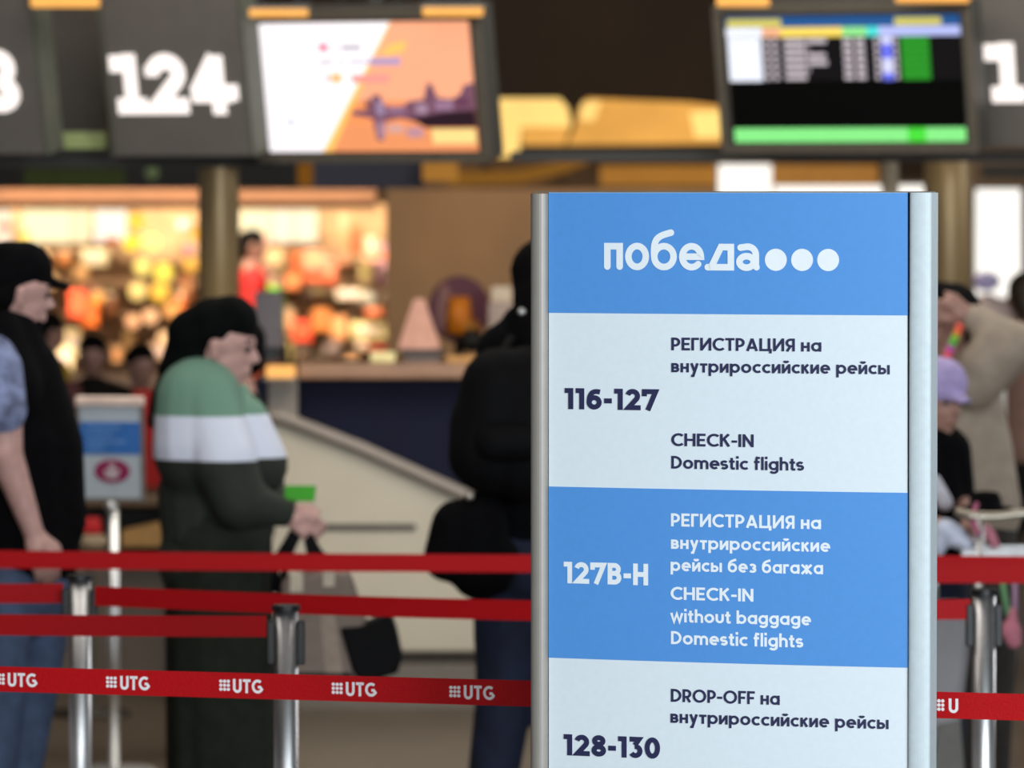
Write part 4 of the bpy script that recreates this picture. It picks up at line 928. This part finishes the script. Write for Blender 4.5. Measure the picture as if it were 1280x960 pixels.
# hanging beam that carries signs
bm_ = thing('sign_gantry', 'dark beam carrying the hanging signs and screens', 'beam', (0, 19.7, 2.0))
MB().box((0, 19.75, 2.88), (6.4, .12, .30)).build('beam', mat('beam_dark', '#120f0b', .6), bm_)
MB().box((P(30, 0, 19.5).x, 19.55, 2.07), (1.9, .06, .05)).build('lower_rail', mat('rail_dark', '#17140f', .6), bm_)
MB().box((P(1000, 0, 19.5).x, 19.55, 2.085), (2.2, .06, .04)).build('lower_rail', _m['rail_dark'], bm_)
for px in (60, 470, 1060, 1216): MB().box((P(px, 0, 19.7).x, 19.72, 3.9), (.05, .05, 2.8)).build('hanger', _m['beam_dark'], bm_)
for px, w_ in ((96, 66),): MB().box((P(px, 0, 19.6).x, 19.6, 2.4), (w_*.0031, .05, .66)).build('blank_panel', mat('panel_dark_brown', '#2c241b', .6), bm_)
MB().fpoly(FI(19.45), [(60, 165), (132, 165), (132, 186), (60, 186)][::-1], -.03, 0).build('green_lit_edge', mat('green_edge', '#8c9a5c', .5), bm_)

# ------------------------------------------------------------------ kiosk / shop far behind
DK = 37.5; kk = DK/FPX
def FK(D=DK): return FI(D)
ki = thing('shop_kiosk', 'brightly lit shop kiosk with pinkish canopy behind the queue', 'shop', (P(200, 500, DK).x, DK, 0))
M_fas = mat('fascia_pink', '#80563a', .6, var=.12, scale=3)
MB().fpoly(FK(36.6), [(-160, 236), (470, 236), (470, 252), (-160, 252)][::-1], -.5, .1).build('canopy', M_fas, ki)
MB().fpoly(FK(36.6), [(-160, 252), (470, 252), (470, 261), (-160, 261)][::-1], -.3, .0).build('canopy_underside', mat('fascia_mauve', '#6a5656', .6), ki)
MB().fpoly(FK(38.3), [(-160, 255), (500, 255), (500, 660), (-160, 660)][::-1], -.1, .0).build('back_wall', mat('kiosk_back', '#b08a62', .7, var=.25, scale=4), ki)
MB().fpoly(FK(36.9), [(-160, 470), (500, 470), (500, 570), (-160, 570)][::-1], -.4, .0).build('front_counter', mat('kiosk_counter', '#3a2a22', .6), ki)
for y in (312, 352, 392, 432):
    MB().fpoly(FK(37.7), [(-160, y), (500, y), (500, y+2.5), (-160, y+2.5)][::-1], -.45, .05).build('shelf', mat('shelf_wood', '#a58260', .5), ki)
for (x0, x1, c) in [(-60, 14, '#f0dcc8'), (28, 88, '#fdf0c4'), (90, 112, '#f6e2b8'), (118, 158, '#f8ece0'), (300, 338, '#fff2c8'), (340, 366, '#fdebd0'), (368, 396, '#fbf0d0')]:
    MB().fpoly(FK(38.0), [(x0, 263), (x1, 263), (x1, 303), (x0, 303)][::-1], -.05, .0).build('light_panel', em('kiosk_light_'+c[1:], c, .92), ki)
# tungsten display globes
gl = [(170, 277, 14, '#ffb640'), (164, 304, 13, '#ffd23c'), (188, 303, 14, '#fff08a'), (178, 334, 13, '#ffe27a'), (204, 341, 15, '#ffdf58'), (238, 331, 13, '#e8a848'), (246, 292, 10, '#e0a030'),
      (172, 364, 14, '#ffd680'), (200, 366, 15, '#ffc04a'), (166, 402, 11, '#ffb680'), (188, 396, 12, '#ffbe88'), (214, 388, 12, '#f8a85c'), (206, 424, 12, '#ffc890')]
def place_words(k_, n_):
    if n_ == 1: return ''
    o_ = ['', 'second', 'third', 'fourth', 'fifth', 'sixth', 'seventh']
    if n_ == 2: return ('left ', 'right ')[k_]
    return 'leftmost ' if k_ == 0 else 'rightmost ' if k_ == n_-1 else o_[k_]+' from left '
def lamp_label(i):
    y = gl[i][1]; row = 0 if y < 295 else 1 if y < 320 else 2 if y < 350 else 3 if y < 380 else 4
    rows = [[j for j in range(len(gl)) if lo <= gl[j][1] < hi] for lo, hi in ((0, 295), (295, 320), (320, 350), (350, 380), (380, 500))][row]
    rows.sort(key=lambda j: gl[j][0])
    return 'round yellow shop lamp, %sin the %s row' % (place_words(rows.index(i), len(rows)), ['top', 'second', 'third', 'fourth', 'lowest'][row])
for i, (x, y, r_, c) in enumerate(gl):
    p_ = P(x, y, 37.1); g = thing('display_lamp', lamp_label(i), 'lamp', p_, 'round yellow display lamps in the shop kiosk')
    MB().ball(p_, r_*kk*.8, 14, 9).build('globe', em('globe_'+c[1:], c, 1.15), g, True)
    MB().lathe(p_+Vector((0, 0, r_*kk*.55)), [(0, .02), (.03, .02)], 10).build('socket', M_black, g, True)
# goods on the shelves (pixel boxes: x, y, w, h, colour)
goods = [(14, 330, 18, 30, '#a8a03c'), (-10, 330, 20, 34, '#d06a50'), (6, 282, 14, 12, '#e05a4a'), (30, 300, 14, 22, '#b8a03c'), (50, 325, 22, 22, '#e8c890'), (80, 322, 20, 20, '#b06a30'), (100, 340, 20, 22, '#c89a5a'), (118, 322, 34, 22, '#fbe6b4'), (140, 300, 22, 8, '#8a2a1c'),
         (60, 350, 18, 22, '#c8a878'), (112, 372, 26, 34, '#6e3a20'), (136, 380, 24, 30, '#74421e'), (96, 380, 22, 36, '#ff5c34'), (110, 392, 24, 34, '#f47420'), (122, 372, 16, 20, '#d89a44'), (90, 430, 20, 40, '#e8d09a'), (80, 448, 22, 34, '#e6cfa0'), (55, 430, 24, 60, '#b8902c'),
         (160, 430, 14, 30, '#7a5a20'), (146, 444, 12, 20, '#d8a470'), (224, 380, 16, 30, '#c4642c'), (232, 360, 14, 30, '#a65a30'), (196, 440, 34, 18, '#d8b090'), (236, 312, 14, 18, '#c88aa0'), (228, 280, 20, 16, '#c09090'),
         (330, 300, 16, 16, '#f0b898'), (352, 318, 12, 24, '#a08048'), (372, 330, 20, 34, '#e87a34'), (392, 325, 26, 26, '#f4a080'), (410, 340, 26, 40, '#ec8c68'), (430, 300, 14, 70, '#d8946c'), (446, 300, 14, 36, '#e0702e'), (464, 312, 20, 34, '#f0b090'), (478, 320, 18, 34, '#dca4b4'), (456, 340, 18, 30, '#c8b07c'), (476, 346, 18, 22, '#c090a0'),
         (398, 348, 40, 10, '#d8582e'), (366, 352, 20, 20, '#f08a50'), (382, 372, 10, 16, '#3c3024'), (400, 365, 28, 12, '#b4a88c'), (436, 368, 34, 14, '#d4c0a4'), (456, 372, 26, 16, '#c0bcae'), (478, 372, 20, 12, '#6a5a4c'), (448, 390, 16, 10, '#54402c'), (468, 390, 26, 12, '#c45a2c'),
         (402, 400, 24, 30, '#c87a34'), (378, 414, 26, 28, '#f04a28'), (362, 400, 16, 36, '#e8b084'), (424, 410, 20, 30, '#d08a54'), (462, 413, 52, 22, '#f4dc98'), (470, 434, 40, 6, '#cc4a2c'), (415, 435, 24, 20, '#d0b4a4'), (378, 444, 16, 22, '#3a3026'), (440, 452, 20, 14, '#f0a060'), (360, 440, 12, 30, '#98885a'),
         (400, 448, 18, 16, '#7a7464'), (300, 400, 14, 60, '#d86a44'), (452, 432, 16, 10, '#e8c8a0')]
names = {'#': 0}
def hue_word(c):
    r_, g_, b_ = [int(c[i:i+2], 16) for i in (1, 3, 5)]
    if max(r_, g_, b_) < 125: return 'dark brown'
    if r_ > 190 and g_ < 125: return 'red-orange'
    if r_ > 210 and g_ < 165: return 'orange'
    if min(r_, g_, b_) > 140: return 'pale pink'
    if r_ > 215 and g_ > 190: return 'cream'
    if g_ > .85*r_: return 'olive'
    return 'tan'
keys = [(hue_word(g_[4]), ('packet', 'carton', 'jar')[i % 3], 'left' if g_[0] < 250 else 'right') for i, g_ in enumerate(goods)]
def good_label(i):
    same = sorted([j for j in range(len(goods)) if keys[j] == keys[i]], key=lambda j: goods[j][0])
    pw = place_words(same.index(i), len(same))
    tail = '' if not pw else (', the ' + pw.strip() + ' one' if 'from' not in pw else ', the ' + pw.strip())
    return '%s %s on the %s-hand shelves of the lit shop kiosk%s' % (*keys[i], tail)
for i, (x, y, w_, h_, c) in enumerate(goods):
    D = 37.2 + .12*(i % 4); word = hue_word(c)
    side = 'left' if x < 250 else 'right'
    F = FK(D); hwid = w_/2*.94; hh_ = h_/2*.94; k3 = i % 3
    nm = ('packet', 'carton', 'jar')[k3]; r = thing(nm, good_label(i), nm, P(x, y+h_/2, D), '%s %ss on the %s-hand kiosk shelves' % (word, nm, side))
    m = mat('goods_'+c[1:], c, .5, var=.15, scale=12)
    if k3 == 2:
        c0_ = P(x, y+hh_, D); R = hwid*kk; Hh = 2*hh_*kk
        MB().lathe(c0_, [(0, R*.8), (Hh*.05, R), (Hh*.75, R), (Hh*.84, R*.7)], 14).build('jar_body', m, r, True)
        MB().lathe(c0_+Vector((0, 0, Hh*.84)), [(0, R*.75), (Hh*.14, R*.75)], 14).build('lid', mat('lid_pale', '#d8c8a8', .5), r, True)
    else:
        pk = MB().fpoly(F, [(x-hwid, y-hh_), (x+hwid, y-hh_), (x+hwid, y+hh_), (x-hwid, y+hh_)][::-1], -.08, 0).build('pack', m, r, bevel=.01)
        MB().fpoly(F, [(x-hwid*.6, y-hh_*.4), (x+hwid*.6, y-hh_*.4), (x+hwid*.6, y+hh_*.3), (x-hwid*.6, y+hh_*.3)][::-1], .001, .004).build('sticker', mat('sticker_'+word.replace(' ', '_'), {'dark brown': '#6a4a30', 'red-orange': '#e86a40', 'orange': '#f0945a', 'pale pink': '#e0c8c8', 'cream': '#fff0c8', 'olive': '#c0b060', 'tan': '#d0a070'}[word], .5), pk)
# two staff/shoppers at the kiosk in red and green
far_person(316, 35.5, 288, 'person in bright red jacket at the shop kiosk', mat('jacket_red', '#a00a08', .8), mat('trousers_rust', '#8a3c24', .85), (1, .1))
far_person(341, 36.1, 314, 'person in bright green jacket at the shop kiosk', mat('jacket_green', '#4c9a14', .8), M_dk, (-1, .1), headc=mat('hair_fair', '#b09068', .7), wide=.6)
# monitor on the counter
mo = thing('monitor', 'grey computer monitor seen from behind on the check-in counter', 'monitor', P(336, 456, 19.9))
MB().fpoly(FI(19.85), [(318, 364), (353, 364), (353, 436), (318, 436)][::-1], -.05, 0).build('casing', mat('monitor_grey', '#6d6568', .6, var=.06), mo, bevel=.01)
MB().fpoly(FI(19.88), [(328, 430), (344, 430), (344, 452), (328, 452)][::-1], -.02, 0).build('stand', M_black, mo)
MB().fpoly(FI(19.88), [(318, 436), (352, 436), (352, 450.5), (318, 450.5)][::-1], -.1, -.02).build('foot', mat('monitor_foot', '#2e2824', .6), mo, bevel=.006)
# items on the counter ledge
tag(MB().fpoly(FI(19.65), [(462, 440), (494, 440), (494, 453.3), (462, 453.3)][::-1], -.08, 0).build('paper_box', mat('cream_box', '#efe2a4', .6), None, bevel=.008), 'cream paper box on the wooden counter ledge', 'box')
tr2 = thing('tray', 'black tray on the counter ledge left of the orange figure', 'tray', P(528, 455, 19.7))
MB().fpoly(FI(19.65), [(500, 437), (555, 437), (553, 443), (502, 443)][::-1], -.2, 0).build('tray_rim', M_black, tr2, bevel=.004)
MB().fpoly(FI(19.65), [(504, 443), (551, 443), (549, 453.3), (506, 453.3)][::-1], -.18, -.01).build('tray_body', mat('tray_taupe', '#6a5a54', .5), tr2, bevel=.004)
ls = thing('lamp_shade', 'pale pink cone lampshade behind the counter tray', 'lamp', P(524, 437, 19.76))
c = P(524, 437, 19.76); MB().lathe(c, [(0, 25*.00317), (.02, 25*.00317), (60*.00317, 7*.00317), (62*.00317, 5*.00317)], 24).build('shade', mat('shade_pink', '#e2a890', .7, emit=.75), ls, True)
# maroon round display and orange figure
rd = thing('round_display', 'round maroon display with orange upright shape behind the counter', 'display', P(576, 425, 21.4))
F = frame(574, 387, 21.4, 0, 0); k = 21.4/FPX
MB().fpoly(F, [(39*k*math.cos(t*PI/20), 42*k*math.sin(t*PI/20)) for t in range(40)], -.04, -.01).build('disc', mat('disc_maroon', '#5a2030', .6), rd, bevel=.006)
MB().fpoly(F, [(-30*k+9*k*math.cos(t*PI/10)*1.0+12*k, 0*k+32*k*math.sin(t*PI/10)) for t in range(20)], -.01, -.002).build('inner_patch', mat('disc_inner', '#8a5a50', .6), rd)
MB().tube([F(0, -30*k, .03), F(0, 16*k, .03)], [18*k, 13*k], 16).build('orange_roll', mat('roll_orange', '#d8780a', .6), rd, True)
MB().tube([F(8*k, -30*k, .03), F(16*k, -14*k, .05)], [18*k, 12*k], 12).build('ochre_fold', mat('fold_ochre', '#a86a12', .6), rd, True)
MB().tube([F(0, 0, -.06), F(0, 0, -.06)*1+Vector((0, 0, -F(0, 0).z+.02))], .02, 10).build('stand', M_black, rd, True)
MB().lathe((F(0, 0).x, 21.46, 0), [(0, .14), (.02, .13), (.03, .02)], 20).build('foot', M_black, rd, True)
MB().ball(F(16*k, -38*k, .12), 15*k).build('dark_ball', mat('ball_dark', '#1c160e', .6), rd, True)
tag(MB().fpoly(FI(20.93), [(614, 358), (640, 358), (640, 378), (614, 378)][::-1], -.1, 0).build('white_box', mat('box_offwhite', '#d6c0a6', .6), None, bevel=.006), 'off-white box left of the backpack wearer head', 'box')
tag(MB().fpoly(FI(20.9), [(610, 378.5), (645, 378.5), (645, 836), (610, 836)][::-1], -.15, 0).build('cabinet', mat('box_taupe', '#b0988a', .6), None, bevel=.006), 'slim taupe cabinet carrying the off-white box beside the backpack wearer', 'cabinet')
tag(MB().fpoly(FI(19.62), [(558, 445), (606, 445), (606, 453.5), (558, 453.5)][::-1], -.1, 0).build('tray', mat('tray_gold', '#c08c4a', .5), None, bevel=.004), 'ochre tray on the ledge below the round maroon display', 'tray')
# brown partition
struct(MB().fpoly(FI(30), [(482, 236), (1160, 236), (1160, 640), (482, 640)][::-1], -.1, 0).build('wall_partition', mat('partition_brown', '#8c6c4a', .6, var=.16, scale=1.6)))

# ------------------------------------------------------------------ ceiling zone far away
def board(name, m, x0, y0, x1, y1, D, dep, label=None, cat=None, kind=None, pts=None, back=0.):
    o = MB().fpoly(FI(D), (pts or [(x0, y0), (x1, y0), (x1, y1), (x0, y1)])[::-1], -dep, 0).build(name, m, None)
    if kind: struct(o)
    elif label:
        tag(o, label, cat); xs = [p[0] for p in pts] if pts else [x0, x1]; ym = min(p[1] for p in pts) if pts else y0
        for f_ in (.25, .75):
            if back:
                t_ = P(min(xs)+(max(xs)-min(xs))*f_, ym+14, D+dep*.5); MB().tube([t_, (t_.x, D+back, t_.z)], .02, 6).build('bracket', M_black, o); continue
            t_ = P(min(xs)+(max(xs)-min(xs))*f_, ym+6, D+dep/2); MB().tube([t_, (t_.x, t_.y, 5.25)], .012, 6).build('hanger', M_black, o)
    return o
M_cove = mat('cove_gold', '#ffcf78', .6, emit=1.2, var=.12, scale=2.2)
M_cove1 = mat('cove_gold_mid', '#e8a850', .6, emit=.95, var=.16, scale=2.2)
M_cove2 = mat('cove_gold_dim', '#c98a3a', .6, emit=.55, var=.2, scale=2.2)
board('trim_1', mat('bulkhead_brown', '#241606', .8, var=.3, scale=1.5), -200, -60, 1500, 150, 33, .3, kind=1)
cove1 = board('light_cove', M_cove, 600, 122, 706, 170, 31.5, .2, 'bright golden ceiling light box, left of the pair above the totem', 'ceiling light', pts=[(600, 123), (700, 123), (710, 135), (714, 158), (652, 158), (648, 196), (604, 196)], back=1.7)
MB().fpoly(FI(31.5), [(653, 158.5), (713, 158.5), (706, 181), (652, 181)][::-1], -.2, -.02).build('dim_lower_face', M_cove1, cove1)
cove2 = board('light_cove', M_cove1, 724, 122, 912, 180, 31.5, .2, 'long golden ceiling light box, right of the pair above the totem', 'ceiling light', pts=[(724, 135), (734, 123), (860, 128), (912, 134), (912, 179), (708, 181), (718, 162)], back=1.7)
for pts in ([(728, 128), (752, 126), (742, 152), (724, 150)], [(862, 140), (910, 138), (911, 172), (870, 172)]):
    MB().fpoly(FI(31.4), pts[::-1], -.05, 0).build('light_tube', M_cove, cove2)
board('trim_2', mat('bulkhead_dark', '#171009', .6), -200, 181, 1500, 200, 32.5, .3, kind=1)
board('trim_3', mat('soffit_brown', '#4a3218', .6, var=.4, scale=2), 300, 200, 1500, 238, 34, .2, kind=1)
board('gold_strip', M_cove2, 750, 207, 900, 232, 31.6, .05, 'dim golden light strip under the dark bulkhead above the totem', 'ceiling light', back=2.6)
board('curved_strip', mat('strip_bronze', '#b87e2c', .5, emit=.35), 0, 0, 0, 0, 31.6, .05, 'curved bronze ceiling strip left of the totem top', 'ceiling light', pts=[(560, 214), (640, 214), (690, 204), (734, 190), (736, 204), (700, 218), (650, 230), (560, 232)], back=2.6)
board('navy_panel', mat('navy_board', '#2b2a3e', .6), 392, 200, 530, 236, 24, .1, 'navy board hanging below the advertisement screen', 'board')
board('amber_box', mat('amber_box', '#b8761e', .6, emit=.3), 372, 204, 390, 232, 24, .1, 'small amber box left of the navy board', 'box')
board('amber_emissive', M_cove2, 528, 198, 572, 226, 23.7, .1, 'amber lamp right of the navy board', 'lamp')
board('green_board', mat('green_board', '#5f6a3a', .6, emit=.15), 30, 211, 154, 234, 26, .1, 'dull green board hanging under the 124 sign', 'board')
tag(MB().ball(P(190, 216, 26), .035).tube([P(190, 212, 26), (P(190, 212, 26).x, 26, 5.25)], .008, 6).build('green_lamp', mat('lamp_greenish', '#8a9a6a', .5, emit=.25), None, True), 'small greenish ball lamp right of the dull green board', 'lamp')
board('trim_4', mat('black_band', '#120f0c', .6), -200, 198, 372, 236, 27, .1, kind=1)
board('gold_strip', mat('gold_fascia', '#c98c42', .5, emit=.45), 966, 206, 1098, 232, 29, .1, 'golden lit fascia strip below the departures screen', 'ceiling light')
# bright windows
M_win = mat('window_daylight', '#fffaf2', .5, emit=1.25, var=.01)
def window(n, x0, y0, x1, y1, D):
    w_ = MB().fpoly(FI(D), [(x0, y0), (x1, y0), (x1, y1), (x0, y1)][::-1], -.02, 0).build('window_%d' % n, M_win, None); struct(w_)
    b = MB(); F = FI(D)
    for q_ in ([(x0-3, y0-3), (x1+3, y0-3), (x1+3, y0), (x0-3, y0)], [(x0-3, y0), (x0, y0), (x0, y1), (x0-3, y1)], [(x1, y0), (x1+3, y0), (x1+3, y1), (x1, y1)], [(x0-3, y1), (x1+3, y1), (x1+3, y1+3), (x0-3, y1+3)]):
        b.fpoly(F, q_[::-1], -.03, .03)
    b.build('window_frame', mat('window_frame_mat', '#8c8276', .5), w_)
window(1, 898, 206, 964, 300, 29.2); window(2, 966, 232, 1158, 300, 29.3); window(3, 1219, 236, 1276, 372, 29)
board('trim_5', mat('header_brown', '#5e4a34', .6), 1196, 186, 1500, 234, 28.8, .1, kind=1)
board('trim_6', mat('header_black', '#0f0c08', .6), 1228, 206, 1500, 222, 28.6, .1, kind=1)
pn = board('wall_right', mat('wall_pinkish', '#b8a396', .7, var=.1, scale=2), 1160, 372, 1500, 620, 29.2, .1, kind=1)
tag(MB().lathe((P(1234, 440, 26).x, 26, 0), [(0, .2), (1.1, .14), (1.35, .13), (1.42, .05), (1.44, 0)], 16).build('mannequin', mat('pale_pink_cloth', '#e6cdc6', .8), None, True), 'pale pink draped bundle in front of the bright window', 'cloth')
tag(MB().ball(P(1233, 352, 26), (.07, .06, .05)).build('lilac_bow', mat('lilac_bow', '#cfc4f4', .8), None, True), 'lilac bow in front of the bright window', 'bow')
